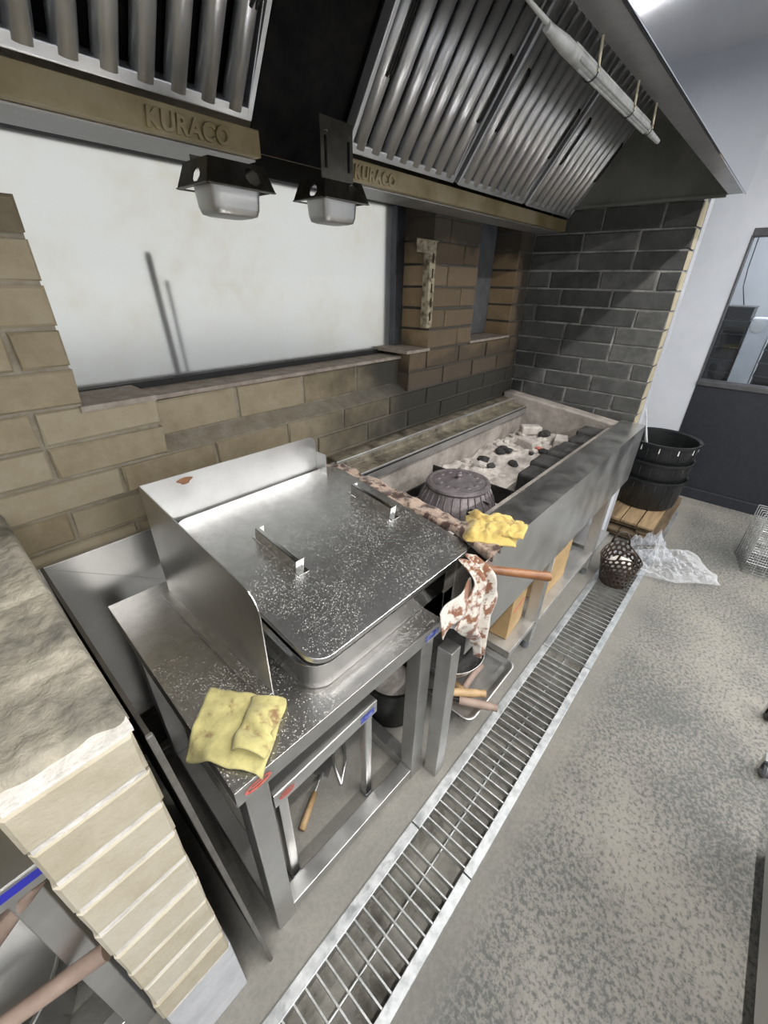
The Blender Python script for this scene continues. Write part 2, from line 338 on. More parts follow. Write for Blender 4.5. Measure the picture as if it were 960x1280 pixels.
# ---- back wall with window
ZC = lambda k: 1.054 + .0855 * k
mb = MB()
mb.box(-2.5, 2.72, 1.217, 1.45, 0, 1.054)
mb.prism([(1.219, 1.054), (1.277, 1.085), (1.277, 1.19), (1.45, 1.19), (1.45, 1.054)], 'x', .43, 1.53)
mb.box(-2.5, .424, 1.217, 1.45, 1.054, 1.205)
mb.box(1.536, 2.72, 1.217, 1.45, 1.054, 1.216)
mb.box(-2.5, .262, 1.217, 1.45, 1.205, 1.635)
mb.box(1.668, 2.024, 1.217, 1.45, 1.216, 2.75)
mb.box(2.446, 2.72, 1.217, 1.45, 1.216, 2.75)
mb.box(-2.5, 1.668, 1.30, 1.45, 1.83, 2.75)
mb.box(2.024, 2.446, 1.30, 1.45, 1.80, 2.75)
wb = st('wall_back', mb, 'mortar', 'brick back wall with the long frosted window, cream near the table and sooty by the grill')
J = .005
def course(k, spans, off, m_, y0=1.21, y1=1.245, z=None, pitch=.275):
    z0, z1 = z or (ZC(k), ZC(k + 1))
    for a, b_ in spans:
        xs = [a] + [v for v in [off + pitch * i for i in range(-12, 14)] if a + .03 < v < b_ - .03] + [b_]
        for i in range(len(xs) - 1):
            brick(wb, m_, xs[i] + (J if i else 0), xs[i + 1] - (J if i < len(xs) - 2 else 0), y0, y1, z0 + J, z1 - J)
course(-1, [(-.11, 2.6)], .298, 'brick_cream'); course(-2, [(-.11, 2.6)], .156, 'brick_cream'); course(-3, [(-.11, 2.6)], .30, 'brick_cream')
for k in (0, 1):
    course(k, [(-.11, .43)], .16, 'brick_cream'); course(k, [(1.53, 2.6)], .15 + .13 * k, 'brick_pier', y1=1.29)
course(0, [(.43, 1.53)], .702, 'brick_cream', y0=1.27, y1=1.31, z=(1.084, 1.195), pitch=.277)
for k in range(2, 7):
    course(k, [(-.4, .264)], [.03, .168][k % 2], 'brick_cream', z=(ZC(k), min(ZC(k + 1), 1.64)) if k < 6 else (ZC(k), 1.64), y1=1.44)
for k in range(2, 10):
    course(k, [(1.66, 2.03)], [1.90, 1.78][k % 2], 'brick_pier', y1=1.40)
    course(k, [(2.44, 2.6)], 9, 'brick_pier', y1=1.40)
st('trim_1', MB().box(.425, 1.535, 1.262, 1.42, 1.195, 1.207), 'sill_stone', 'pinkish stone window sill over the set-back bricks', wb)
st('trim_2', MB().box(.255, .432, 1.203, 1.42, 1.208, 1.222), 'sill_stone', '', wb)
st('trim_3', MB().box(1.50, 1.668, 1.203, 1.42, 1.2215, 1.234), 'sill_stone', '', wb)
st('trim_4', MB().box(2.02, 2.45, 1.203, 1.42, 1.226, 1.238), 'sill_stone', '', wb)
# long frosted window
wn = bpy.data.objects.new('window_1', None); C.objects.link(wn); wn['kind'] = 'structure'; wn['label'] = 'long frosted window over the table with a dark blue-grey frame'; wn['category'] = 'window'
MB().box(-1.6, 1.61, 1.400, 1.406, 1.226, 1.80).build('pane', 'frosted_glass', wn)
MB().box(-1.6, 1.664, 1.375, 1.44, 1.208, 1.226).build('gasket', 'gasket', wn)
MB().box(1.604, 1.664, 1.37, 1.44, 1.226, 1.80).build('window_frame', 'window_frame', wn, bevel=.004)
MB().box(-1.6, 1.664, 1.37, 1.44, 1.775, 1.83).build('window_frame', 'gasket', wn, bevel=.003)
# slot window by the corner
w2 = bpy.data.objects.new('window_2', None); C.objects.link(w2); w2['kind'] = 'structure'; w2['label'] = 'narrow slot window with grey frame in the brick pier'; w2['category'] = 'window'
MB().box(2.03, 2.44, 1.395, 1.401, 1.24, 1.80).build('pane', 'frosted_glass', w2)
MB().box(2.17, 2.44, 1.36, 1.394, 1.24, 1.80).build('window_frame', 'grey_frame', w2, bevel=.004)
MB().box(2.03, 2.17, 1.36, 1.394, 1.24, 1.60).build('blank_plate', 'hood_end', w2, bevel=.004)
# ---- end wall beside the grill
we = st('wall_end', MB().box(2.607, 2.70, .462, 1.217, .80, 1.86), 'mortar_ash', 'soot-blackened brick end wall beside the grill with a raw cream edge')
for k in range(-3, 9):
    z0, z1 = ZC(k), ZC(k + 1)
    if k == 8: z1 = 1.84
    off = [.55, .68, .41, .60, .47][k % 5]
    xs = [.455] + [v for v in [off + .268 * i for i in range(6)] if .49 < v < 1.17] + [1.209]
    for i in range(len(xs) - 1):
        brick_x(we, 'brick_dark', 2.6, 2.705 if i == 0 else 2.64, xs[i] + (J if i else 0), xs[i + 1] - (J if i < len(xs) - 2 else 0), z0 + J * .8, z1 - J * .8)
MB().box(2.702, 2.79, .452, 1.217, 0, 2.75).build('plaster_back', 'plaster_grey', we)
MB().box(2.60, 2.7015, .452, 1.217, 0, .795).build('plaster_base', 'white_paint', we)
# ---- far wall with window into the next room
st('wall_far', MB().box(3.95, 4.05, .37, 1.45, 0, 2.75).box(3.95, 4.05, -4.0, .37, 1.84, 2.75).box(3.95, 4.05, -4.0, -1.3, 0, 1.84), 'white_paint', 'white wall at the far end of the aisle')
st('wall_panel', MB().box(3.945, 4.05, -1.3, .37, 0, .865), 'navy_panel', 'dark navy panel under the far window')
st('baseboard_far', MB().box(3.925, 3.945, -1.3, .33, 0, .085), 'navy_panel', 'dark kickboard along the navy panel', bevel=.004)
w3 = bpy.data.objects.new('window_3', None); C.objects.link(w3); w3['kind'] = 'structure'; w3['label'] = 'clear window above the navy panel into the next room'; w3['category'] = 'window'
MB().box(3.995, 4.000, -1.3, .37, .895, 1.80).build('pane', 'clear_glass', w3)
MB().box(3.935, 4.05, -1.3, .372, .865, .90).build('window_sill', 'dark_frame', w3, bevel=.003)
MB().box(3.945, 4.05, -1.3, .37, 1.795, 1.84).build('window_frame', 'dark_frame', w3, bevel=.003)
MB().box(3.946, 4.05, .362, .372, .90, 1.80).build('window_frame', 'dark_frame', w3)
st('wall_beyond', MB().box(6.3, 6.4, -4.0, 1.45, 0, 2.75).box(4.05, 6.4, 1.35, 1.45, 0, 2.75), 'white_paint', 'white wall of the room beyond the far window')
# ---- drain grates
GL = 1.0
def grate(x0, x1, label, zoff=0.0):
    t = thing('drain_grate', label, 'grate', (x0, (DY0 + DY1) / 2, 0), 0, 'galvanised drain grates'); ln = x1 - x0; hw = (DY1 - DY0) / 2
    for s, nm in ((1, 'frame'), (-1, 'frame')):
        y0, y1 = (hw - .029, hw + .002) if s > 0 else (-hw - .002, -hw + .026)
        MB().box(.002, ln - .002, y0, y1, -.004, .006).box(.002, ln - .002, (y1 - .007) if s > 0 else y0, y1 if s > 0 else y0 + .007, -.03, -.004).build(nm, 'galvanised', t, bevel=.0015)
    me = MB().box(-.0023, .0023, -hw + .012, hw - .012, -.018, .0035).mesh('bar', 'grate_bar')
    n = int(ln / .0335)
    for i in range(n):
        o = bpy.data.objects.new('bar', me); C.objects.link(o); o.parent = t; o.location = (.013 + i * .0335 + random.uniform(-.0008, .0008), 0, 0)
    MB().tube([(.004, 0, -.021), (ln - .004, 0, -.021)], .003, 8).build('cross_rod', 'grate_bar', t)
    return t
for nm, y0, y1 in (('channel_ledge', DY1 - .02, DY1), ('channel_ledge', DY0, DY0 + .02)): st(nm, MB().box(-2.5, 3.575, y0, y1, -.074, -.032), 'drain_bed', 'dark side of the floor drain channel')
grate(-.424, .576, 'galvanised drain grate in front of the steel table leg')
grate(.576, 1.577, 'galvanised drain grate before the lower shelf holding wooden handles')
grate(1.577, 2.578, 'galvanised drain grate with the brown basket standing on it')
grate(2.578, 3.578, 'galvanised drain grate mostly under the wooden pallets')
# ---- ceiling lamps: aisle row, plus rear and next-room ones added as fill
for i, (x, y) in enumerate(TUBES_AND_FILL + [(5.3, -.3)]):
    t = thing('tube_or_fill_lamp', 'white ceiling tube lamp, aisle row plus others added as fill', 'lamp', (x, y, 2.75), 0, 'ceiling tube lamps')
    MB().box(-.63, .63, -.05, .05, -.06, 0).build('housing', 'lamp_housing', t, bevel=.006)
    MB().tube([(-.6, 0, -.075), (.6, 0, -.075)], .013, 10).build('tube', 'tube_glow', t)

# ================================================================== FOREGROUND BRICK PIER
px0, px1, py0 = -.100, .034, .439
bp = thing('brick_pier', 'pale brick half wall with rough mortar top beside the steel table', 'brick wall', (0, 0, 0))
MB().box(px0 + .004, px1 - .004, py0 + .003, 1.216, .25, 1.0).build('core', 'mortar_white', bp)
MB().box(px0, px1 + .004, py0 + .004, 1.21, 0, .262).build('plinth', 'plinth_grey', bp, bevel=.004)
for k in range(9):
    z0 = .262 + .0823 * k; yy = py0
    o = brick(bp, 'brick_light', px0 + random.uniform(-.002, .002), px1 + random.uniform(-.002, .002), py0, py0 + .262, z0 + .0042, z0 + .0823 - .0042, .0010)
    o.location.y += random.uniform(-.001, .001)
    for i, ya in enumerate((.705, .975)):
        brick(bp, 'brick_light', px0, px1, ya, min(ya + .262, 1.208), z0 + .0035, z0 + .0823 - .0035)
def capf(u_, v_):
    y = .462 + (1.208 - .462) * v_ + (.012 * noise.noise((u_ * 5, 0, 3)) if v_ < .02 else 0)
    x = px0 - .004 + (px1 - px0 + .008) * u_
    e = 0 if (u_ in (0, 1) or v_ in (0, 1)) else 1
    return (x, y, 1.003 + e * (.016 + .007 * noise.noise((x * 18, y * 18, 0)) + .004 * noise.noise((x * 60, y * 60, 2))) - (.006 * e if .455 < v_ < .475 else 0))
MB().grid(capf, 24, 110).build('mortar_cap', 'mortar_cap', bp, smooth=True)
MB().box(px0, px1 + .002, .4445, 1.208, .9985, 1.006).build('mortar_bed', 'mortar_white', bp)
# leaning board between pier and table
lb = thing('leaning_board', 'thin dark sheet leaning against the brick half wall', 'board', (.099, .435, 0))
ang = math.atan2(-.053, 1.0)
o = MB().box(-.003, .003, 0, .52, 0, .985).build('sheet', 'board_dark', lb); o.rotation_euler = (0, ang, 0)
o = MB().box(-.0045, .0045, -.004, .004, .0, .987).build('edge_strip', 'brick_sheet', lb, bevel=.002); o.rotation_euler = (0, ang, 0)

# ================================================================== EXHAUST HOOD
hd = thing('exhaust_hood', 'stainless exhaust hood over the grill with sooty inside', 'hood', (1.0, .8, 1.75))
def hp(mb, name, m_, **k):
    o = mb.build(name, m_, hd, **k); o.location = (-1.0, -.8, -1.75); return o
HX0, HX1 = -1.4, 2.62
hp(MB().box(HX0, HX1, .318, .326, 1.846, 2.75), 'front_panel', 'steel_hood', bevel=.002)
hp(MB().box(HX0, HX1, .326, .380, 1.850, 1.854).box(HX0, HX1, .378, .382, 1.854, 1.872), 'front_gutter', 'hood_lip')
hp(MB().prism([(.3825, 1.872), (.388, 1.872), (.46, 2.40), (.455, 2.40)], 'x', HX0, 2.60), 'inner_panel', 'hood_inner')
hp(MB().prism([(.455, 2.40), (.77, 2.235), (.775, 2.245), (.455, 2.412)], 'x', HX0, 2.60), 'inner_top', 'hood_inner')
hp(MB().prism([(.327, 1.855), (.46, 1.842), (1.20, 1.842), (1.20, 2.74), (.327, 2.74)], 'x', 2.602, 2.62), 'end_panel', 'hood_end')
hp(MB().box(2.585, 2.602, .384, 1.20, 1.838, 1.85), 'end_lip', 'hood_end')
# gutter under the filters, two runs either side of the gap
S = Vector((0, -.29, .41)).normalized(); NN = Vector((0, -.41, -.29)).normalized()
for a, b_, nm in ((HX0, .735, 'gutter'), (1.0, 2.60, 'gutter')):
    hp(MB().prism([(1.05, 1.746), (1.05, 1.795), (1.056, 1.797), (1.062, 1.756), (1.21, 1.760), (1.21, 1.750)], 'x', a, b_), nm, 'gutter_grease', bevel=.001)
hp(MB().box(HX0, .735, 1.075, 1.205, 1.742, 1.7455).box(1.0, 2.6, 1.075, 1.205, 1.742, 1.7455), 'gutter_underside', 'steel_worn')
def fpt(x, v, n): p = Vector((x, 1.05, 1.81)) + S * v + NN * n; return p
# black backing behind filters and blank in the gap
back = MB()
q = [fpt(HX0, -.02, -.06), fpt(2.6, -.02, -.06), fpt(2.6, .56, -.06), fpt(HX0, .56, -.06)]
back.add(q + [p - NN * .01 for p in q], [(0, 1, 2, 3), (7, 6, 5, 4), (0, 4, 5, 1), (1, 5, 6, 2), (2, 6, 7, 3), (3, 7, 4, 0)])
hp(back, 'plenum_plate', 'soot_black')
gap = MB()
q = [fpt(.742, -.07, -.03), fpt(.998, -.07, -.03), fpt(.998, .54, -.03), fpt(.742, .54, -.03)]
gap.add(q + [p - NN * .004 for p in q], [(0, 1, 2, 3), (7, 6, 5, 4), (0, 4, 5, 1), (1, 5, 6, 2), (2, 6, 7, 3), (3, 7, 4, 0)])
hp(gap, 'blank_panel', 'soot_black')
def text_mesh(txt, size, ext, m_):
    cu = bpy.data.curves.new('lettering', 'FONT'); cu.body = txt; cu.size = size; cu.extrude = ext; cu.space_character = 1.08; cu.bevel_depth = .0012; cu.shear = .12; cu.offset = .0007
    to = bpy.data.objects.new('lettering_source', cu); C.objects.link(to); bpy.context.view_layer.update()
    me = bpy.data.meshes.new_from_object(to.evaluated_get(bpy.context.evaluated_depsgraph_get())); bpy.data.objects.remove(to); me.materials.clear(); me.materials.append(M[m_]); return me
tm = text_mesh('KURACO', .043, .003, 'gutter_grease')
wdt = max(v.co.x for v in tm.vertices) - min(v.co.x for v in tm.vertices)
for x in (.478, 1.035):
    o = bpy.data.objects.new('lettering', tm); C.objects.link(o); o.parent = hd; o.rotation_euler = (PI / 2, 0, 0); o.location = (x - 1.0, 1.048 - .8, 1.753 - 1.75); o.scale = (.178 / wdt, 1, 1)
# baffle filters
FL = .50; FW = .516
def prof(w_, n=7):    # half-round channel with flat crown
    return [(-w_ / 2, -.006), (-w_ / 2 + .002, .004), (-w_ * .28, .016), (-w_ * .1, .019), (w_ * .1, .019), (w_ * .28, .016), (w_ / 2 - .002, .004), (w_ / 2, -.006)]
def make_filter(label, x0):
    t = thing('grease_filter', label, 'filter', fpt(x0, 0, 0), 0, 'hood baffle filters')
    L_ = lambda x, v, n: S * v + NN * n + Vector((x, 0, 0))
    fr = MB()
    for (a, b_, v0, v1) in ((.002, .014, 0, FL), (FW - .014, FW - .002, 0, FL), (.014, FW - .014, 0, .022), (.014, FW - .014, FL - .016, FL)):
        vs = [L_(x, v, n) for n in (-.02, .012) for v in (v0, v1) for x in (a, b_)]
        fr.add(vs, [(0, 2, 3, 1), (4, 5, 7, 6), (0, 1, 5, 4), (2, 6, 7, 3), (0, 4, 6, 2), (1, 3, 7, 5)])
    fr.build('frame', 'steel_filter', t, bevel=.002)
    nb = 8; pit = (FW - .03) / nb
    mb = MB(); P = prof(.043); vs = [L_(x, v, n) for v in (.012, FL - .008) for x, n in P]; k = len(P)
    mb.add(vs, [(i, i + 1, k + i + 1, k + i) for i in range(k - 1)])
    me = mb.mesh('baffle', 'steel_filter', True)
    for i in range(nb):
        o = bpy.data.objects.new('baffle', me); C.objects.link(o); o.parent = t; o.location = (.015 + pit * (i + .5), 0, 0)
        md = o.modifiers.new('thickness', 'SOLIDIFY'); md.thickness = .0012
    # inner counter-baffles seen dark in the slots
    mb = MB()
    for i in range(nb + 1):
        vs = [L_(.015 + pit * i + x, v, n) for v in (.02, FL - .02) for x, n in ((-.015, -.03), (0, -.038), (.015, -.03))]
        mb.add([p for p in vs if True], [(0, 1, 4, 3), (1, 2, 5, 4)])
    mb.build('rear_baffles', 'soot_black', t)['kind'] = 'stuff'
    for x in (.015 + pit * .5, FW - .015 - pit * .5):
        mb = MB()
        mb.tube([L_(x - .004, .17, .019), L_(x - .004, .18, .024), L_(x - .004, .32, .024), L_(x - .004, .33, .019)], .0035, 6)
        mb.tube([L_(x + .008, .17, .016), L_(x + .008, .18, .021), L_(x + .008, .32, .021), L_(x + .008, .33, .016)], .0035, 6)
        mb.build('handle', 'black_plate', t, smooth=True)
    return t
make_filter('baffle filter beside the dark gap, above the long window near the first lettering', .198)
make_filter('baffle filter at the edge of the hood over the brick half wall', -.345)
make_filter('baffle filter right after the dark gap, over the second lettering', 1.0)
make_filter('middle baffle filter of the three over the grill', 1.54)
make_filter('baffle filter against the sooty end panel of the hood', 2.084)

# grease cups in brackets
def grease_cup(label, cx, y0, y1, zt, plate):
    t = thing('grease_cup', label, 'grease cup', (cx, (y0 + y1) / 2, zt - .09), 0, 'grease cups under the hood gutter')
    hw, hd_ = .078, (y1 - y0) / 2; b_ = MB(); e = .0015
    # folded bracket frame: four sloping skirts with round holes
    top, bot = .09, .047
    def skirt(p0, p1, q0, q1, holes):
        n = 48; mb = MB(); p0, p1, q0, q1 = map(Vector, (p0, p1, q0, q1))
        def at(u_, v_): return (p0 * (1 - u_) + p1 * u_) * (1 - v_) + (q0 * (1 - u_) + q1 * u_) * v_
        for i in range(n):
            for j in range(20):
                uc, vc = (i + .5) / n, (j + .5) / 20
                if any(((uc - hu) / ru) ** 2 + ((vc - hv) / rv) ** 2 < 1 for hu, hv, ru, rv in holes): continue
                mb.add([at(i / n, j / 20), at((i + 1) / n, j / 20), at((i + 1) / n, (j + 1) / 20), at(i / n, (j + 1) / 20)], [(0, 1, 2, 3)])
        return mb
    s1 = .8
    T = lambda sx, sy: (sx * hw * s1, sy * hd_ * s1, top); B = lambda sx, sy: (sx * hw, sy * hd_, bot)
    skirt(B(-1, -1), B(1, -1), T(-1, -1), T(1, -1), [(.7, .5, .12, .34)]).build('bracket', 'bracket_dark', t, solid=.002)
    skirt(B(-1, 1), B(-1, -1), T(-1, 1), T(-1, -1), [(.62, .36, .13, .28)]).build('bracket', 'bracket_dark', t, solid=.002)
    skirt(B(1, -1), B(1, 1), T(1, -1), T(1, 1), []).build('bracket', 'bracket_dark', t, solid=.002)
    MB().box(-hw, hw, -hd_ - .004, -hd_ + .006, bot - .002, bot).box(-hw, hw, hd_ - .006, hd_ + .004, bot - .002, bot).box(-hw - .004, -hw + .006, -hd_, hd_, bot - .002, bot).build('flange', 'bracket_dark', t)
    # cup with rounded corners
    c = MB(); rings = [(.86, .055), (.84, .05), (.80, .015), (.74, .003), (.60, 0)]
    vs = []; n = None
    for s_, z in rings:
        pr_ = rrect(2 * hw * s_ * .88, 2 * hd_ * s_ * .88, .018, 4); n = len(pr_); vs += [(x, y, z) for x, y in pr_]
    c.add(vs, [(i * n + k, i * n + (k + 1) % n, (i + 1) * n + (k + 1) % n, (i + 1) * n + k) for i in range(len(rings) - 1) for k in range(n)] + [tuple(range((len(rings) - 1) * n, len(rings) * n))])
    c.build('cup', 'steel_worn', t, smooth=True)
    if plate:
        h = MB().box(-.075, .03, -hd_ * .8 - .003, -hd_ * .8, .085, .20); h.build('hanger', 'bracket_dark', t)
        for x in (-.06, .015): MB().box(x - .003, x + .003, -hd_ * .8 - .005, -hd_ * .8 - .003, .105, .165).build('slot', 'soot_black', t)
        for x in (-.06, .015): MB().lathe([(0, .003), (.005, .002), (.006, 0)], (x, -hd_ * .8 - .004, .172), 8).build('screw', 'steel', t)
    else:
        MB().box(-hw * .8, hw * .8, hd_ * .3, hd_ * .3 + .002, .085, .10).build('hanger', 'bracket_dark', t)
    return t
grease_cup('steel grease cup in dark bracket under the left gutter end', .600, .93, 1.055, 1.706, False)
grease_cup('steel grease cup hung on a slotted plate below the dark gap', .915, .95, 1.07, 1.722, True)
# bundle hanging by strings inside the hood
t = thing('hanging_bundle', 'grey rolled rod bundle hanging on three strings below the filters', 'rod bundle', (1.085, .384, 1.808)); t.scale = (.64, .64, .64)
MB().tube([(-.62, .0, .01), (-.50, 0, .006), (-.46, 0, .004)], [.004, .006, .010], 10).tube([(-.52, .0, 0), (-.42, 0, 0), (.30, 0, 0), (.36, 0, 0)], [.009, .016, .016, .010], 14).tube([(.35, 0, -.002), (.50, 0, -.004)], [.011, .008], 10).build('rods', 'tube_plastic', t, auto=40)
for i in range(5):
    a = i * 1.2; MB().tube([(-.44 + .03 * i, .014 * math.cos(a), .014 * math.sin(a)), (.31, .014 * math.cos(a), .014 * math.sin(a))], .005, 8).build('rod', 'tube_plastic', t, smooth=True)
for x in (-.24, .10, .33):
    MB().tube([(x, -.018, -.004), (x + .004, -.014, .03), (x + .01, -.008, .098)], .0034, 6).build('string', 'string', t)
    MB().lathe([(.019, -.003), (.021, 0), (.019, .003)], (0, 0, 0), 14).build('tie', 'gasket', t); t.children[-1].rotation_euler = (0, PI / 2, 0); t.children[-1].location = (x, 0, 0)

# ================================================================== STEEL TABLE WITH PAN
def lay(name, m_, parent, *boxes, bevel=.002): 
    mb = MB()
    for b_ in boxes: mb.box(*b_)
    return mb.build(name, m_, parent, bevel=bevel)
tb = thing('steel_table', 'stainless work table carrying the lidded pan, next to the brick half wall', 'table', (.128, .452, 0), math.radians(-1.8))
TW, TD, TZ = .615, .69, .70
lay('table_top', 'table_steel', tb, (0, TW, 0, TD, TZ - .003, TZ), bevel=.001)
lay('apron', 'steel', tb, (0, TW, 0, .003, TZ - .045, TZ - .002), (0, .003, .003, TD, TZ - .045, TZ - .003), (TW - .003, TW, .003, TD, TZ - .045, TZ - .003), bevel=.001)
for i, (x, y) in enumerate(((.018, .010), (TW - .068, .010), (.018, TD - .06), (TW - .068, TD - .06))):
    lay('leg', 'steel_leg', tb, (x, x + .05, y, y + .05, 0, TZ - .003))
lay('rail', 'steel_leg', tb, (.068, TW - .068, .012, .058, .012, .052)); lay('rail', 'steel_leg', tb, (.068, TW - .068, TD - .058, TD - .012, .012, .052))
lay('rail', 'steel_leg', tb, (.020, .066, .06, TD - .06, .012, .052)); lay('rail', 'steel_leg', tb, (TW - .066, TW - .020, .06, TD - .06, .012, .052))
def oval(cx, cz, a, b_, y): return [(cx + a * math.cos(t_ * 2 * PI / 20), y, cz + b_ * math.sin(t_ * 2 * PI / 20)) for t_ in range(20)]
def mark(parent, cx, cz, y, a, b_):
    P = oval(cx, cz, a, b_, y) + oval(cx, cz + b_ * .12, a * .78, b_ * .55, y); 
    mk = MB().add(P, [(i, (i + 1) % 20, 20 + (i + 1) % 20, 20 + i) for i in range(20)])
    mk.box(cx - a * .5, cx + a * .45, y - .0003, y, cz - b_ * .12, cz + b_ * .22)
    return mk.build('maker_mark', 'mark_red', parent)
mark(tb, .045, TZ - .023, -.0008, .028, .012)
lay('blue_sticker', 'mark_blue', tb, (TW - .07, TW - .015, -.0010, -.0004, TZ - .036, TZ - .016), bevel=0)
# backsplash sheet behind the table
lay('backsplash_sheet', 'steel', None, (.045, 1.0, 1.195, 1.199, .20, .860), (.045, 1.0, 1.180, 1.195, .857, .860), bevel=.001)
tag(bpy.data.objects['backsplash_sheet'], 'plain stainless sheet standing against the brick wall behind the table', 'metal sheet')
t = thing('wall_board_low', 'dark board low against the wall behind the table', 'board', (.3, 1.19, 0)); t.name = 'low_board'
lay('board', 'board_dark', t, (-.25, .42, -.012, 0, 0, .185)); lay('rail', 'steel_leg', t, (-.25, .42, -.05, -.016, .0, .04))
# windscreen
ws = thing('windscreen', 'bent stainless windscreen standing around the pan', 'splash guard', (.295, .575, TZ + .001), 0)
def plate_poly(P, axis, a, b_): return MB().prism(P, axis, a, b_)
H0, H1 = .335, .278
side = [(0, 0), (.512, 0), (.512, H0)] + [(.06 - .06 * math.sin(math.radians(k)) + 0.0, (H1 - .055) + .055 * math.cos(math.radians(k))) for k in range(0, 91, 15)]
# side plate in y-z, sloping top from back (H0) to front (H1), rounded front corner
plate_poly([(y, z) for y, z in side], 'x', 0, .0025).build('side_plate', 'steel', ws)
backp = [(.0, 0), (.575, 0), (.575, H0 - .05)] + [(.545 + .03 * math.cos(math.radians(k)), H0 - .035 + .03 * math.sin(math.radians(k))) for k in range(0, 91, 15)] + [(0, H0)]
plate_poly(backp, 'y', .512, .5145).build('back_plate', 'steel', ws)
lay('foot_flange', 'table_steel', ws, (-.026, 0, .0, .50, 0, .003), (-.028, -.026, .0, .50, 0, .012), bevel=.0008)
lay('right_return', 'steel', ws, (.5725, .575, .46, .512, 0, H0 - .06), bevel=.001)
# rust smear
MB().add([(.115 + .02 * math.cos(a) * (1 + .3 * math.sin(3 * a)), .5118, H0 - .022 + .010 * math.sin(a)) for a in [i * PI / 10 for i in range(20)]], [tuple(range(20))]).build('rust_mark', 'wood_red', ws)
# pan
pn = thing('steel_pan', 'deep polished stainless pan with rounded corners on the table', 'pan', (.608, .7785, TZ + .0005), 0)
PW, PD = .54, .588
def tilt(y): return .108 + (y + PD / 2) / PD * .085
vs = []; n = None; rings = ((1.0, 1.0), (.985, .96), (.975, .15), (.955, .04), (.90, 0))
for s_, f_ in rings:
    rr = rrect(PW * s_, PD * s_, .055, 8); n = len(rr); vs += [(x, y, f_ * tilt(y)) for x, y in rr]
mb = MB().add(vs, [(i * n + k, i * n + (k + 1) % n, (i + 1) * n + (k + 1) % n, (i + 1) * n + k) for i in range(len(rings) - 1) for k in range(n)] + [tuple(range((len(rings) - 1) * n, len(rings) * n))])
mb.build('body', 'steel_polished', pn, smooth=True, solid=.0015)
mb = MB(); rr = rrect(PW + .022, PD + .022, .064, 8); r2 = rrect(PW, PD, .055, 8); n = len(rr)
mb.add([(x, y, tilt(y) - .001) for x, y in rr] + [(x, y, tilt(y) + .001) for x, y in r2], [(k, (k + 1) % n, n + (k + 1) % n, n + k) for k in range(n)])
mb.build('rim', 'steel_polished', pn, solid=.002)
# lid
ld = thing('pan_lid', 'flat stainless lid speckled with crumbs on the deep pan', 'lid', (.638, .470, TZ + .128), 0)
ld.rotation_euler = (math.atan2(.086, .63), 0, 0)
rr = rrect(.592, .612, .045, 8); rr = [(x, y + .306) for x, y in rr]; n = len(rr)
lo = [(x * 1.004, .306 + (y - .306) * 1.004, -.012) for x, y in rr]
MB().add([(x, y, 0) for x, y in rr] + lo, [tuple(range(n))] + [(k, n + k, n + (k + 1) % n, (k + 1) % n) for k in range(n)]).build('plate', 'lid_steel', ld, bevel=.0015)
for hx, hy in ((-.160, .325), (.205, .335)):
    h = bpy.data.objects.new('handle', None)
    hb = MB().box(-.0012, .0012, -.085, .085, .002, .038).box(-.0012, .024, -.0862, -.084, .002, .038).box(-.0012, .024, .084, .0862, .002, .038).box(-.0012, .010, -.085, .085, .0365, .038)
    hb.box(-.002, .030, -.100, -.084, .0004, .0022).box(-.002, .030, .084, .100, .0004, .0022)
    o = hb.build('handle', 'steel_polished', ld); o.location = (hx, hy, 0)
# small table nested under the big one
nt_ = thing('nested_stool', 'low steel side table tucked under the work table', 'side table', (.222, .512, 0), math.radians(-.5))
SW, SD, SZ = .345, .40, .47
lay('top', 'steel_worn', nt_, (0, SW, 0, SD, SZ - .003, SZ)); lay('apron', 'steel', nt_, (0, SW, 0, .003, SZ - .05, SZ - .003), (0, .003, .003, SD, SZ - .05, SZ - .003), (SW - .003, SW, .003, SD, SZ - .05, SZ - .003), bevel=.001)
for x in (.012, SW - .037):
    for y in (.008, SD - .036):
        o = MB().box(x, x + .028, y, y + .028, .012, SZ - .05).build('leg', 'steel', nt_, bevel=.006); MB().box(x - .002, x + .030, y - .002, y + .030, .0, .014).build('rubber_foot', 'grey_frame', o, bevel=.006)
mark(nt_, .035, SZ - .026, -.0008, .022, .011)
lay('blue_sticker', 'mark_blue', nt_, (SW - .065, SW - .012, -.001, -.0004, SZ - .042, SZ - .018), bevel=0)
# things on the floor under the tables
t = thing('trowel', 'small steel trowel with pale handle lying on the floor under the work table', 'trowel', (.44, .66, 0), .5)
MB().tube([(-.13, 0, .012), (-.02, 0, .012)], [.011, .009], 10).build('handle', 'wood_pale', t, smooth=True)
MB().tube([(-.02, 0, .012), (.02, 0, .014), (.05, 0, .004)], .004, 8).build('neck', 'steel', t); MB().prism([(.04, -.025), (.15, -.02), (.15, .02), (.04, .025)], 'z', .001, .004).build('blade', 'steel', t)
t = thing('tongs', 'steel tongs lying on the floor between the tables', 'tongs', (.575, .70, 0), .9)
for s in (-1, 1): MB().tube([(-.12, 0, .006), (-.04, s * .022, .007), (.08, s * .02, .007), (.14, s * .008, .006)], [.005, .006, .006, .009], 8).build('arm', 'steel', t, smooth=True)
t = thing('steel_offcut', 'short bent steel strip on the floor under the side table', 'metal strip', (.60, .86, 0), 1.1)
lay('flat', 'steel', t, (-.09, .09, -.02, .02, 0, .002)); lay('flange', 'steel', t, (-.09, .09, .018, .02, .002, .02))
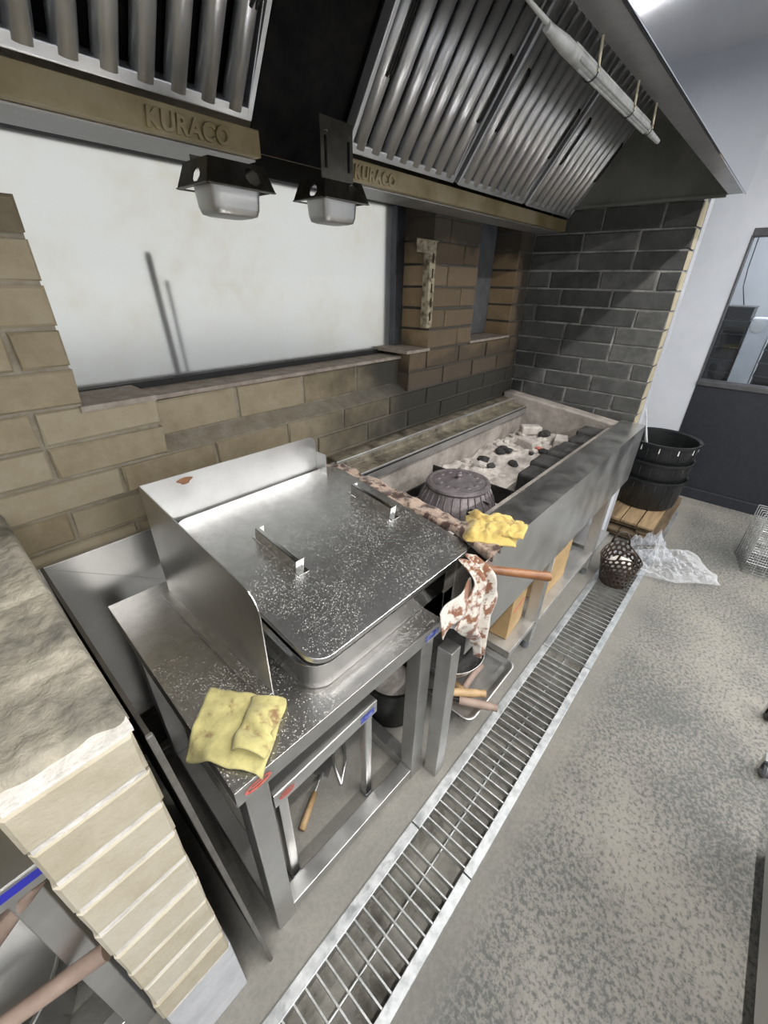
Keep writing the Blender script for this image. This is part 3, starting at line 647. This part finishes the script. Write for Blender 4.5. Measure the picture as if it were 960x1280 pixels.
# ------------------------------------------------------------------ cloths
def nzv(x, y, s): return noise.noise((x * s, y * s, s * .37))
t = thing('cleaning_cloth', 'folded yellow cleaning cloth draped over the near table corner', 'cloth', (.195, .56, TZ), 0)
c00, c10, c01, c11 = Vector((.100, .588)), Vector((.178, .432)), Vector((.208, .684)), Vector((.302, .535))
def clothf(u_, v_, lift=0., amp=.006):
    p = c00.lerp(c10, u_).lerp(c01.lerp(c11, u_), v_); x, y = p.x + .006 * nzv(u_ + 3, v_, 3), p.y + .006 * nzv(u_, v_ + 9, 3)
    z = .0045 + amp * (.6 + nzv(x, y, 14)) + .004 * nzv(x, y, 40) + lift * (.4 + .6 * v_)
    d_ = (.452 - .0314 * (x - .128)) - y
    if d_ > 0: z -= d_ * 1.1; y += d_ * .55
    e = max(0, .1276 - x)
    if e > 0: z -= e * 1.0
    return (x - .195, y - .56, z)
MB().grid(clothf, 30, 30).build('cloth_layer', 'cloth_yellow', t, smooth=True, solid=.004)
def foldf(u_, v_):
    p = clothf(.58 + .40 * u_, .18 + .74 * v_, 0, .006); r_ = .012 * math.sin(PI * min(1, u_ * 1.05)) ** .6
    return (p[0] + .012 * math.sin(v_ * 9) * u_, p[1] + .004 * math.sin(v_ * 7), p[2] + .008 + r_ + .005 * math.sin(v_ * 11 + u_ * 3))
MB().grid(foldf, 14, 24).build('cloth_layer', 'cloth_yellow', t, smooth=True, solid=.004)

# ================================================================== CHARCOAL GRILL
GZ = .845; GX0, GX1 = .945, 2.585
gr = thing('charcoal_grill', 'long stainless charcoal grill counter with brick-lined trough', 'grill', (1.7, .8, 0))
def gp(mb, name, m_, **k):
    o = mb.build(name, m_, gr, **k); o.location = (-1.7, -.8, 0); return o
def gb(name, m_, *boxes, bevel=.002):
    mb = MB()
    for b_ in boxes: mb.box(*b_)
    return gp(mb, name, m_, bevel=bevel)
gb('front_panel', 'steel', (.83, GX1, .395, .399, .52, GZ - .004), bevel=.001)
gp(MB().prism([(.395, GZ - .004), (.395, GZ), (.515, GZ + .004), (.522, GZ - .002), (.522, GZ - .03), (.515, GZ - .03), (.514, GZ - .004)], 'x', GX0, GX1), 'ledge', 'steel')
gb('bottom_panel', 'steel_worn', (GX0, GX1, .40, 1.19, .515, .519))
gb('end_panel', 'steel', (GX1 - .003, GX1, .399, .53, .52, GZ - .005))
gb('front_lining', 'lining', (.95, 2.50, .524, .56, .53, GZ - .03))
gb('back_lining', 'lining', (.95, 2.50, 1.06, 1.10, .53, .83))
gp(MB().prism([(.524, .53), (1.205, .53), (1.205, .905), (1.0, .885), (.524, .835)], 'x', 2.50, 2.598), 'end_lining', 'lining', bevel=.006)
gb('near_lining', 'lining', (.90, .955, .53, 1.10, .53, .80))
gb('trough_floor', 'lining', (.90, 2.50, .53, 1.10, .52, .64))
gp(MB().prism([(1.04, .83), (1.04, .842), (1.125, .846), (1.125, .872), (1.205, .880), (1.205, .83)], 'x', 1.02, 2.50), 'back_rim', 'rim_crust', bevel=.003)
gb('rim_channel', 'steel_worn', (1.00, 2.50, 1.126, 1.132, .872, .884), (1.0, 2.5, 1.040, 1.044, .80, .848))
for x in (1.49, 2.265):
    o = gb('leg', 'steel_leg', (x, x + .05, .40, .45, .05, .515)); gp(MB().lathe([(0, 0), (.018, 0), (.018, .02), (.012, .05), (0, .05)], (x + .025, .425, 0), 14), 'foot', 'grey_frame', auto=40)
gb('leg', 'steel_leg', (.737, .785, .387, .435, 0, .60)); 
for x in (.74, 1.49, 2.265): gb('leg', 'steel_leg', (x, x + .05, 1.12, 1.17, 0, .515))
for a, b_, z in ((1.25, 1.50, .185), (1.54, 2.27, .165), (2.31, 2.58, .165)):
    gb('shelf', 'steel_worn', (a, b_, .40, 1.1, z - .003, z), (a, b_, .40, .403, z - .03, z - .003))
# rust and fat crusted strip across the near end
def crust(u_, v_):
    y = .388 + .78 * v_; x = .945 - .05 * max(0, 1 - 5 * v_) + (.045 + .05 * v_) * u_
    return (x - 1.7, y - .8, .852 + .010 * nzv(x, y, 20) + .006 * nzv(x, y, 60) + .012 * v_ - (.02 if u_ in (0, 1) else 0))
gr_c = MB().grid(crust, 14, 60).build('crusted_rim', 'crust_brown', gr, smooth=True, solid=.006)
# divider plates in the trough
gb('divider_plate', 'black_plate', (1.56, 1.568, .56, 1.06, .64, .725)); gb('divider_plate', 'black_plate', (1.20, 1.56, 1.0, 1.008, .64, .695))
# charred firebricks along the ledge
for i in range(6):
    x = 1.63 + i * .145
    t = MB().box(0, .138, 0, .103 + .012 * (i % 2), 0, .145 + .010 * ((i * 7) % 3)).build('charred_firebrick', 'char', bevel=.012)
    t.location = (x, .562, .6405); tag(t, 'charred black firebrick in the row along the grill ledge', 'brick', 'charred bricks along the ledge')
# ash bed
def ashf(u_, v_):
    x = 1.575 + .92 * u_; y = .62 + .435 * v_
    h = .022 + .035 * (nzv(x, y, 5) + .3) + .018 * nzv(x, y, 16) + .010 * nzv(x, y, 42) + .03 * v_ * u_
    return (x, y, .642 + max(0, h))
ab = MB().grid(ashf, 90, 45).build('ash_bed', 'ash', smooth=True); tag(ab, 'pale ash and cinders spread over the far part of the grill trough', 'ash', kind='stuff')
def ash2(u_, v_):
    x = .96 + .59 * u_; y = .565 + .49 * v_; return (x, y, .641 + max(0, .008 + .012 * nzv(x, y, 9) + .008 * nzv(x, y, 30)))
tag(MB().grid(ash2, 50, 40).build('ash_bed', 'ash', smooth=True), 'thin grey ash around the cast pot in the trough', 'ash', kind='stuff')
def lump(name, m_, c, s, label, cat, group, sd):
    mb = MB(); import bmesh
    bm = bmesh.new(); bmesh.ops.create_icosphere(bm, subdivisions=2, radius=1)
    rx = random.Random(sd); off = Vector((rx.random() * 50, rx.random() * 50, 0))
    for v in bm.verts:
        d_ = 1 + .45 * noise.noise(v.co * 1.3 + off) + .15 * noise.noise(v.co * 4 + off); v.co = Vector((v.co.x * s[0] * d_, v.co.y * s[1] * d_, v.co.z * s[2] * d_))
    me = bpy.data.meshes.new(name); bm.to_mesh(me); bm.free(); me.materials.append(M[m_])
    o = bpy.data.objects.new(name, me); C.objects.link(o); o.location = c; o.rotation_euler = (0, 0, rx.random() * 6); return tag(o, label, cat, group)
rs = random.Random(3)
for i in range(34):
    x = rs.uniform(1.62, 2.46); y = rs.uniform(.71, 1.03); s = rs.uniform(.012, .030)
    z = ashf((x - 1.575) / .92, (y - .62) / .435)[2]
    lump('charcoal_lump', 'char' if i % 3 == 0 else 'ash', (x, y, z + s * .3), (s * 1.3, s, s * .7), ['grey burnt charcoal lump half sunk in the pale ash', 'black charcoal lump lying on the pale ash'][i % 3 == 0], 'charcoal', ['grey charcoal lumps in the ash', 'black charcoal lumps in the ash'][i % 3 == 0], i)
for i, (x, y) in enumerate(((2.40, .76), (2.28, .90), (2.43, .96))):
    z = ashf((x - 1.575) / .92, (y - .62) / .435)[2]
    t = thing('firebrick', ['grey ash-covered firebrick near the charred bricks', 'ash-covered firebrick lying in the middle of the ash', 'ash-covered firebrick by the back corner of the trough'][i], 'brick', (x, y, z - .004), .3 + i); MB().box(-.06, .06, -.035, .035, 0, .05).build('block', 'ash', t, bevel=.008)
t = lump('red_wrapper', 'red_scrap', (2.20, .80, .705), (.022, .016, .012), 'crumpled red scrap on the ash', 'scrap', None, 77)
# cast pot with lid
pt = thing('cast_pot', 'squat dark cast iron pot with ornate lid in the trough', 'pot', (1.372, .80, .648))
MB().lathe([(0, 0), (.145, 0), (.160, .012), (.164, .035), (.150, .075), (.126, .118), (.118, .128), (.112, .128), (.14, .07), (0, .02)], n=48).build('body', 'cast_iron', pt, auto=40)
for k in range(28):
    a = 2 * PI * k / 28; 
    if k == 0: rib = MB().tube([(.164, 0, .03), (.151, 0, .075), (.127, 0, .120)], .0035, 6).mesh('rib', 'cast_iron', True)
    o = bpy.data.objects.new('rib', rib); C.objects.link(o); o.parent = pt; o.rotation_euler = (0, 0, a)
li = MB().lathe([(.129, .124), (.133, .130), (.130, .138), (.118, .142), (.108, .139), (.09, .144), (.075, .142), (.06, .147), (.045, .145), (.02, .150), (0, .150)], n=48).build('lid', 'cast_iron', pt, auto=30)
MB().lathe([(.010, .148), (.008, .158), (.013, .165), (.009, .171), (0, .172)], n=16).build('knob', 'cast_iron', li, auto=40)
for k in range(12):
    if k == 0: orn = MB().lathe([(.011, 0), (.009, .003), (.005, .002), (0, .004)], n=10).mesh('ornament', 'cast_iron', True)
    o = bpy.data.objects.new('ornament', orn); C.objects.link(o); o.parent = li; o.location = (.083 * math.cos(k * PI / 6), .083 * math.sin(k * PI / 6), .1425)
for s in (-1, 1): MB().tube([(.13 * math.cos(a), s * (.128 + .022 * math.sin(b2)), .085 - .018 * math.cos(b2)) for a, b2 in [(PI / 2 + (q - 4) * .05, q * PI / 8) for q in range(9)]], .004, 8).build('lug', 'cast_iron', pt, smooth=True)
# black grate piece beside the pot
t = thing('burnt_grid', 'small blackened perforated grid next to the pot', 'grid', (1.13, .93, .653), .2)
for i in range(5): MB().box(-.07 + i * .03, -.06 + i * .03, -.07, .07, 0.04, .05).build('slat', 'black_plate', t)
for i in range(5): MB().box(-.07, .07, -.065 + i * .03, -.055 + i * .03, .034, .04).build('slat', 'black_plate', t)
lay('leg', 'black_plate', t, (-.07, -.06, -.07, -.06, 0, .034)); lay('leg', 'black_plate', t, (.06, .07, .06, .07, 0, .034))

# ------------------------------------------------------------------ cloths and stick at the grill's near end
t = thing('crumpled_cloth', 'crumpled ochre yellow cloth on the grill ledge', 'cloth', (1.01, .462, GZ + .004))
def crf(u_, v_):
    x = (u_ - .5) * .16; y = (v_ - .5) * .145; rr_ = min(1, (1 - max(abs(u_ - .5), abs(v_ - .5)) * 2) * 3.2)
    a = .5; X, Y = x * math.cos(a) - y * math.sin(a), x * math.sin(a) + y * math.cos(a)
    z = .004 + rr_ * (.022 + .020 * nzv(x, y, 22) + .014 * abs(nzv(x, y, 45))) 
    return (X + .016 * nzv(x, y, 18), Y + .016 * nzv(y, x, 18), max(.003, z))
MB().grid(crf, 40, 36).build('cloth_layer', 'cloth_ochre', t, smooth=True, solid=.004)
MB().grid(lambda u_, v_: tuple(Vector(crf(u_ * .6 + .1, v_ * .55 + .2)) * .8 + Vector((.02, -.055, .012))), 20, 20).build('cloth_layer', 'cloth_ochre', t, smooth=True, solid=.004)
t = thing('dark_cup', 'small dark metal ring lying by the ochre cloth', 'ring', (1.045, .545, GZ + .002)); MB().lathe([(.018, 0), (.020, .002), (.020, .022), (.017, .022), (.017, 0)], n=20).build('wall', 'black_plate', t, auto=40)
t = thing('stained_cloth', 'white cloth with brown stains hanging at the near end of the grill', 'cloth', (.84, .375, .52))
def hang(u_, v_):
    # v 0 top -> 1 bottom ; outline widens then tapers to a point
    z = .862 - v_ * .345
    Lx = [.800, .790, .755, .720, .760, .810, .838, .850]; Rx = [.855, .870, .890, .922, .898, .893, .890, .878]
    k = v_ * 7; i = min(6, int(k)); f_ = k - i
    x = (Lx[i] * (1 - f_) + Lx[i + 1] * f_) * (1 - u_) + (Rx[i] * (1 - f_) + Rx[i + 1] * f_) * u_
    y = .372 + .012 * math.sin(u_ * 11 + v_ * 2.5) + .006 * nzv(u_, v_, 6) - .006 * v_ + (.06 * (1 - v_ * 7) ** 2 if v_ < 1 / 7 else 0)
    return (x - .84, y - .375, z - .52)
MB().grid(hang, 28, 44).build('cloth_sheet', 'cloth_bloody', t, smooth=True, solid=.003)
def hang2(u_, v_):
    x = .66 + .14 * u_; z = .80 - .075 * v_ * (1 - .2 * u_) + .03 * u_; return (x - .84, .392 + .006 * math.sin(u_ * 8) - .015 * v_ - .375, z - .52)
MB().grid(hang2, 14, 12).build('cloth_corner', 'cloth_bloody', t, smooth=True, solid=.003)
t = thing('wooden_stick', 'reddish brown wooden handle sticking out over the stained cloth', 'stick', (.93, .37, .795))
MB().tube([(-.052, .078, .0), (.062, -.108, 0), (.066, -.114, 0)], [.0115, .0135, .011], 16).build('shaft', 'wood_red', t, auto=50)

# ------------------------------------------------------------------ tray and tools on the low shelf
t = thing('oven_tray', 'dull grey baking tray on the low shelf by the drain', 'tray', (1.13, .62, .055))
vs = []; rings = ((1.04, .024), (1.0, .022), (.95, .003), (.90, 0)); n = None
for s_, z in rings:
    rr = rrect(.36 * s_, .46 * s_, .035, 5); n = len(rr); vs += [(x, y, z) for x, y in rr]
MB().add(vs, [(i * n + k, i * n + (k + 1) % n, (i + 1) * n + (k + 1) % n, (i + 1) * n + k) for i in range(3) for k in range(n)] + [tuple(range(3 * n, 4 * n))]).build('sheet', 'steel_worn', t, smooth=True, solid=.0015)
t = thing('low_shelf_rack', 'low steel shelf on the floor under the grill tray', 'shelf', (1.12, .62, 0)); lay('board', 'steel_worn', t, (-.135, .22, -.2, .3, .048, .053)); lay('rail', 'steel_leg', t, (-.135, .22, -.2, -.17, .0, .048)); lay('rail', 'steel_leg', t, (-.135, .22, .27, .3, .0, .048))
t = thing('hand_hammer', 'worn hammer with pale wooden grip on the baking tray', 'hammer', (1.10, .485, .062), .0)
MB().tube([(-.06, -.01, .02), (-.02, -.002, .022), (.04, .004, .022), (.10, .006, .022)], [.017, .013, .014, .017], 12).build('handle', 'wood_grey', t, smooth=True); MB().tube([(-.075, -.045, .02), (-.06, .035, .02)], [.018, .022], 10).build('head', 'wood_pale', t, smooth=True)
for i, (p, q, m_, lb_) in enumerate((((.955, .525, .118), (1.068, .395, .112), 'wood_pale', 'pale turned wooden handle poking out past the grill post'), ((.985, .46, .098), (1.056, .335, .094), 'wood_grey', 'darker wooden handle beneath the pale one'))):
    t = thing('tool_handle', lb_, 'tool', p); d_ = Vector(q) - Vector(p)
    MB().tube([(0, 0, 0), d_ * .8, d_ * .86, d_], [.015, .016, .0125, .015], 12).build('shaft', m_, t, auto=50)
    MB().tube([-d_ * .5, (0, 0, 0)], [.006, .009], 8).build('shank', 'black_plate', t)
t = thing('enamel_pot', 'black speckled pot half full of grey ash behind the table leg', 'pot', (.838, .675, 0))
MB().lathe([(0, 0), (.085, 0), (.10, .02), (.105, .20), (.112, .203), (.112, .208), (.100, .205), (.096, .13), (0, .125)], n=36).build('body', 'black_plate', t, auto=40)
MB().lathe([(.097, .145), (.06, .155), (0, .162)], n=30).build('ash_fill', 'ash', t, smooth=True)
t = thing('steel_basin', 'stainless mixing bowl on the shelf behind the stained cloth', 'bowl', (1.11, .60, .08))
MB().lathe([(0, 0), (.06, 0), (.115, .05), (.14, .11), (.146, .112), (.136, .108), (.11, .055), (.055, .006), (0, .006)], n=44).build('body', 'steel', t, smooth=True)
MB().lathe([(.125, .085), (.06, .088), (0, .090)], n=30).build('contents', 'char', t, smooth=True)
for i, (x, y, z, a, sz, lb_) in enumerate(((1.46, .53, .1875, .08, (.17, .16, .21), 'brown cardboard box beside the middle grill leg'), (1.80, .515, .1665, 0, (.30, .14, .33), 'taller cardboard box with a white label on the grill shelf'), (2.03, .66, .1665, .2, (.16, .2, .22), 'small cardboard box at the back of the grill shelf'))):
    if i == 0: x = 1.38
    t = thing('cardboard_box', lb_, 'box', (x, y, z), a); sx, sy, sz_ = sz
    lay('body', 'cardboard', t, (-sx / 2, sx / 2, -sy / 2, sy / 2, 0, sz_ - .004), bevel=.003)
    MB().box(-sx / 2, sx / 2, -sy / 2, -.001, sz_ - .003, sz_).build('flap', 'cardboard', t); MB().box(-sx / 2, sx / 2, .001, sy / 2, sz_ - .003, sz_).build('flap', 'cardboard', t)
    if i == 1: MB().box(-.14, -.09, -sy / 2 - .0015, -sy / 2 - .0003, sz_ * .35, sz_ * .85).build('label_patch', 'label_white', t)
    if i == 0: MB().box(-.06, .06, -sy / 2 - .0012, -sy / 2 - .0003, sz_ * .6, sz_ * .65).build('stripe', 'mark_red', t)

# ================================================================== FAR END: pallets, tubs, basket, film, racks
def pallet(z, x0, y0, w_, d_, label, m1, nbd):
    t = thing('wooden_pallet', label, 'pallet', (x0, y0, z), 0, 'stacked wooden pallets')
    bw = d_ / nbd
    for i in range(nbd): MB().box(0, w_, i * bw + .003, (i + 1) * bw - .003, .045, .062 + .002 * (i % 2)).build('plank', m1, t, bevel=.003)
    for x in (.02, w_ / 2 - .03, w_ - .08): MB().box(x, x + .06, 0, d_, .015, .045).build('bearer', 'wood_pallet_dark', t, bevel=.003)
    for i in (0, nbd - 1): MB().box(0, w_, i * bw + .003, (i + 1) * bw - .003, 0, .015).build('plank', 'wood_pallet_dark', t, bevel=.003)
pallet(.0065, 2.83, .165, .88, .45, 'lower dark wooden pallet lying across the drain', 'wood_pallet_dark', 4)
pallet(.0705, 2.87, .205, .80, .40, 'upper worn wooden pallet under the black tubs', 'wood_pallet', 4)
TUBP = [(0, .0), (.185, 0), (.195, .012), (.212, .205), (.226, .207), (.226, .222), (.218, .223), (.205, .215), (.188, .02), (0, .008)]
def tub(z, label, hl):
    t = thing('black_tub', label, 'tub', (3.30, .375, z), .3 * z, 'stacked black tubs')
    MB().lathe(TUBP, n=48).build('shell', 'black_plastic', t, auto=35)
    for k in range(24):
        if k == 0: me = MB().box(.206, .212, -.003, .003, .165, .198).mesh('slot', 'label_white')
        if hl and k % 2 == 0: o = bpy.data.objects.new('slot', me); C.objects.link(o); o.parent = t; o.rotation_euler = (0, 0, k * PI / 12)
    for k in range(20):
        if k == 0: rb = MB().tube([(.196, 0, .02), (.2115, 0, .195)], .0016, 6).mesh('rib', 'black_plastic', True)
        o = bpy.data.objects.new('rib', rb); C.objects.link(o); o.parent = t; o.rotation_euler = (0, 0, k * PI / 10)
tub(.136, 'black plastic tub standing on the pallets, lowest of the stack', False)
tub(.262, 'black plastic tub in the middle of the stack', False)
tub(.388, 'black plastic tub on top of the stack with its open rim', True)
t = thing('plastic_strap', 'loose clear strap hanging into the top black tub', 'strap', (3.22, .42, .45))
MB().tube([(0, 0, 0), (-.02, .04, .12), (-.03, .08, .30), (-.05, .12, .42)], .004, 6).build('strand', 'plastic_film', t, smooth=True); MB().tube([(.01, -.02, 0), (-.01, .03, .12), (-.02, .08, .28), (-.04, .12, .42)], .004, 6).build('strand', 'label_white', t, smooth=True)
# perforated basket
bk = thing('perforated_basket', 'dark brown perforated plastic basket with loop handle', 'basket', (2.33, .262, .0065), .4)
def bpt(a, h): 
    r_ = .076 + .028 * h; hh = h * (.155 + .055 * abs(math.cos(a)) ** 3); return Vector((r_ * math.cos(a) * 1.05, r_ * math.sin(a), hh))
mb = MB(); NA, NH = 22, 7
for i in range(NA):
    for j in range(NH):
        sh = .5 * (j % 2); a0, a1 = (i + sh) * 2 * PI / NA, (i + 1 + sh) * 2 * PI / NA; h0, h1 = j / NH, (j + 1) / NH
        if j in (0, NH - 1) and False: continue
        outer = [(0, 0), (.5, 0), (1, 0), (1, .5), (1, 1), (.5, 1), (0, 1), (0, .5)]
        inner = [(.5 + .33 * math.cos(math.radians(q)), .5 + .36 * math.sin(math.radians(q))) for q in (225, 270, 315, 0, 45, 90, 135, 180)]
        mb.add([bpt(a0 + (a1 - a0) * p, h0 + (h1 - h0) * q) for p, q in outer + inner], [(k, (k + 1) % 8, 8 + (k + 1) % 8, 8 + k) for k in range(8)])
mb.build('wall', 'brown_plastic', bk, solid=.003)
MB().lathe([(0, .001), (.076, .001), (.078, .006), (0, .006)], n=30).build('base', 'brown_plastic', bk, auto=40)
MB().tube([bpt(k * 2 * PI / 44, 1.0) for k in range(45)], .004, 8, False).build('rim', 'brown_plastic', bk, smooth=True)
for s in (0, PI): MB().tube([bpt(s - .45, 1.0), bpt(s - .38, 1) + Vector((0, 0, .035)), bpt(s - .15, 1) + Vector((0, 0, .058)), bpt(s + .15, 1) + Vector((0, 0, .058)), bpt(s + .38, 1) + Vector((0, 0, .035)), bpt(s + .45, 1.0)], .0065, 8).build('handle', 'brown_plastic', bk, smooth=True)
lump('crumpled_tissue', 'cloth_white', (2.325, .265, .125), (.062, .060, .045), 'crumpled off-white cloth inside the brown basket', 'cloth', None, 5)
# clear plastic film on the floor
fm = thing('plastic_bag', 'crumpled clear plastic bag lying by the basket and pallets', 'plastic bag', (2.67, .09, .002))
def film(u_, v_):
    x = (u_ - .5) * .52 + .04 * nzv(u_, v_, 4); y = (v_ - .5) * .36 * (1 - .25 * u_) + .05 * nzv(v_, u_, 3) ; a = 2.25
    X, Y = x * math.cos(a) - y * math.sin(a), x * math.sin(a) + y * math.cos(a)
    e = min(1, 4 * min(u_, 1 - u_, v_, 1 - v_)); h = .010 + e * (.055 * abs(nzv(x + 7, y, 9)) + .035 * abs(nzv(x, y + 3, 21)) + .018 * abs(nzv(x, y, 45)))
    return (X, Y, h + .012)
MB().grid(film, 70, 50).build('film', 'plastic_film', fm)
MB().grid(lambda u_, v_: tuple(Vector((film(v_, u_)[0] * .55 + .02, film(v_, u_)[1] * .5 + .09, film(v_, u_)[2] * 1.9 + .012 + .06 * math.sin(PI * u_) * math.sin(PI * v_)))), 44, 36).build('film', 'plastic_film', fm)
# grill mesh racks standing against the wall
def rack(i):
    t = thing('wire_rack', ['front wire grill rack of the leaning stack near the navy panel', 'wire grill rack inside the leaning stack near the navy panel', 'rearmost wire grill rack of the leaning stack near the navy panel'][0 if i == 0 else 2 if i == 6 else 1], 'rack', (2.975 + i * .036, -.285 + i * .008, .0), 0, 'leaning wire racks')
    w_, h = .45, .34; P = lambda a, b_: (a * .05 + b_ * .12, -a, b_)
    mb = MB().tube([P(0, .004), P(w_, .004), P(w_, h), P(0, h), P(0, .004)], .004, 8); mb.build('frame', 'grate_bar', t, smooth=True)
    for k in range(1, 9): MB().tube([P(w_ * k / 9, .004), P(w_ * k / 9, h)], .0022, 6, False).build('wire', 'grate_bar', t, smooth=True)
    for k in range(1, 5): MB().tube([P(0, h * k / 5), P(w_, h * k / 5)], .0022, 6, False).build('wire', 'grate_bar', t, smooth=True)
for i in range(7): rack(i)
# next room, seen through the clear window
def crate(x, y, z, label, grp):
    t = thing('black_crate', label, 'crate', (x, y, z), 0, grp)
    lay('wall', 'black_plastic', t, (0, .4, 0, .012, 0, .088), (0, .4, .168, .18, 0, .088), (0, .012, .012, .168, 0, .088), (.388, .4, .012, .168, 0, .088)); lay('floor_plate', 'black_plastic', t, (.012, .388, .012, .168, 0, .01)); lay('lip', 'dark_frame', t, (-.006, .406, -.006, .186, .088, .096))
for k in range(14): crate(4.62, .245, k * .0985, 'black crate in the stack beside the white appliance, behind the far window', 'black crates by the white appliance')
for k in range(12): crate(4.62, -.10, k * .0985, 'black crate in the shorter stack on the window side of the white appliance', 'black crates on the window side')
t = thing('white_appliance', 'tall white appliance with round dial behind the far window', 'appliance', (4.62, .095, 0))
lay('body', 'white_plastic', t, (0, .3, 0, .14, 0, 1.30), bevel=.012); o = MB().lathe([(0, 0), (.042, 0), (.045, .008), (.036, .012), (0, .010)], n=24).build('dial', 'label_white', t, auto=40); o.rotation_euler = (0, -PI / 2, 0); o.location = (0, .085, 1.24)
for y in (.05, .09): MB().box(-.006, 0, y, y + .012, .55, 1.12).build('groove', 'white_plastic', t)
t = thing('hanging_cable', 'thin dark cable hanging behind the far window', 'cable', (4.70, .385, 1.385))
MB().tube([(0, -.06, 0), (0, -.01, .13), (0, .005, .26), (0, .012, .5), (0, .0, .9), (0, 0, 1.36)], .004, 6).build('cord', 'grey_frame', t, smooth=True)
# bracket on the pier corner
t = thing('slotted_bracket', 'cream slotted steel bracket fixed on the brick pier', 'bracket', (1.63, 1.203, 1.32))
lay('upright', 'bracket_cream', t, (-.004, .034, -.004, .0, 0, .33), (-.008, -.004, -.004, .03, 0, .33)); lay('top_arm', 'bracket_cream', t, (-.10, -.004, -.004, .0, .285, .33), (-.10, .034, -.012, -.004, .325, .33))
for k in range(5): MB().box(.010, .018, -.0052, -.0042, .03 + k * .055, .065 + k * .055).build('slot', 'soot_black', t)
# stick outside behind the frosted pane
t = thing('broom_handle', 'broom handle leaning outside against the frosted window', 'broom', (.62, 1.47, 1.19)); MB().tube([(.02, 0, -.6), (-.02, 0, .36), (-.02, 0, .372)], [.009, .009, .006], 12).build('shaft', 'board_dark', t, smooth=True); MB().tube([(.055, .02, -.6), (.025, .015, .30)], .006, 8).build('inner_pole', 'grey_frame', t, smooth=True)
# ------------------------------------------------------------------ table left of the pier with tools under it
t = thing('film_edged_table', 'steel table with blue film edge beyond the brick half wall', 'table', (-.112, .545, 0))
lay('top', 'steel', t, (-.9, 0, 0, .6, .757, .760)); lay('apron', 'steel_leg', t, (-.9, 0, 0, .003, .715, .757), bevel=.001); lay('film_strip', 'film_blue', t, (-.9, 0, -.0008, -.0002, .733, .750), bevel=0)
for x in (-.06, -.9):
    for y in (.012, .55): lay('leg', 'steel_leg', t, (x, x + .04, y, y + .04, 0, .757))
lay('rail', 'steel_leg', t, (-.86, -.06, .015, .05, .06, .095)); lay('rail', 'steel_leg', t, (-.055, -.025, .052, .55, .30, .335))
t = thing('tin_basin', 'bright metal basin under the film-edged table', 'basin', (-.40, .80, 0))
MB().lathe([(0, 0), (.17, 0), (.21, .25), (.222, .254), (.205, .24), (.165, .01), (0, .01)], n=44).build('body', 'steel', t, smooth=True)
for i, (p, q, lb_) in enumerate((((-.30, .62, .50), (-.135, .56, .71), 'upper wooden-shafted tool leaning under the film-edged table'), ((-.34, .60, .40), (-.118, .52, .47), 'lower wooden-shafted tool leaning under the film-edged table'))):
    t = thing('wooden_shovel', lb_, 'tool', p); d_ = Vector(q) - Vector(p); MB().tube([-d_ * 1.5, (0, 0, 0), d_], [.013, .014, .015], 12).build('shaft', 'wood_grey', t, auto=50); MB().tube([-d_ * 1.75, -d_ * 1.5], [.03, .016], 10).build('socket', 'black_plate', t, smooth=True)
# ------------------------------------------------------------------ cabinet at the aisle's edge
t = thing('grey_cabinet', 'smooth grey steel cabinet on the aisle side', 'cabinet', (.95, -.75, 0))
lay('body', 'steel', t, (-.55, .30, -.3, .285, .05, .80), bevel=.02); lay('kick', 'plinth_grey', t, (-.53, .28, -.28, .262, 0, .05))
for i, x in enumerate((1.53, 1.82)):
    t = thing('caster_wheel', ['grey rubber caster by the steel cabinet', 'black rubber caster further along the aisle side'][i], 'caster', (x, -.462, .03)); o = MB().lathe([(.006, -.012), (.024, -.012), (.030, -.006), (.030, .006), (.024, .012), (.006, .012)], n=24, closed=True).build('tyre', ['grey_frame', 'black_plastic'][i], t, auto=40); o.rotation_euler = (PI / 2, 0, .2)
    lay('fork', 'steel', t, (-.012, .012, -.02, -.016, -.005, .05), (-.012, .012, .016, .02, -.005, .05), (-.02, .02, -.02, .02, .05, .056))
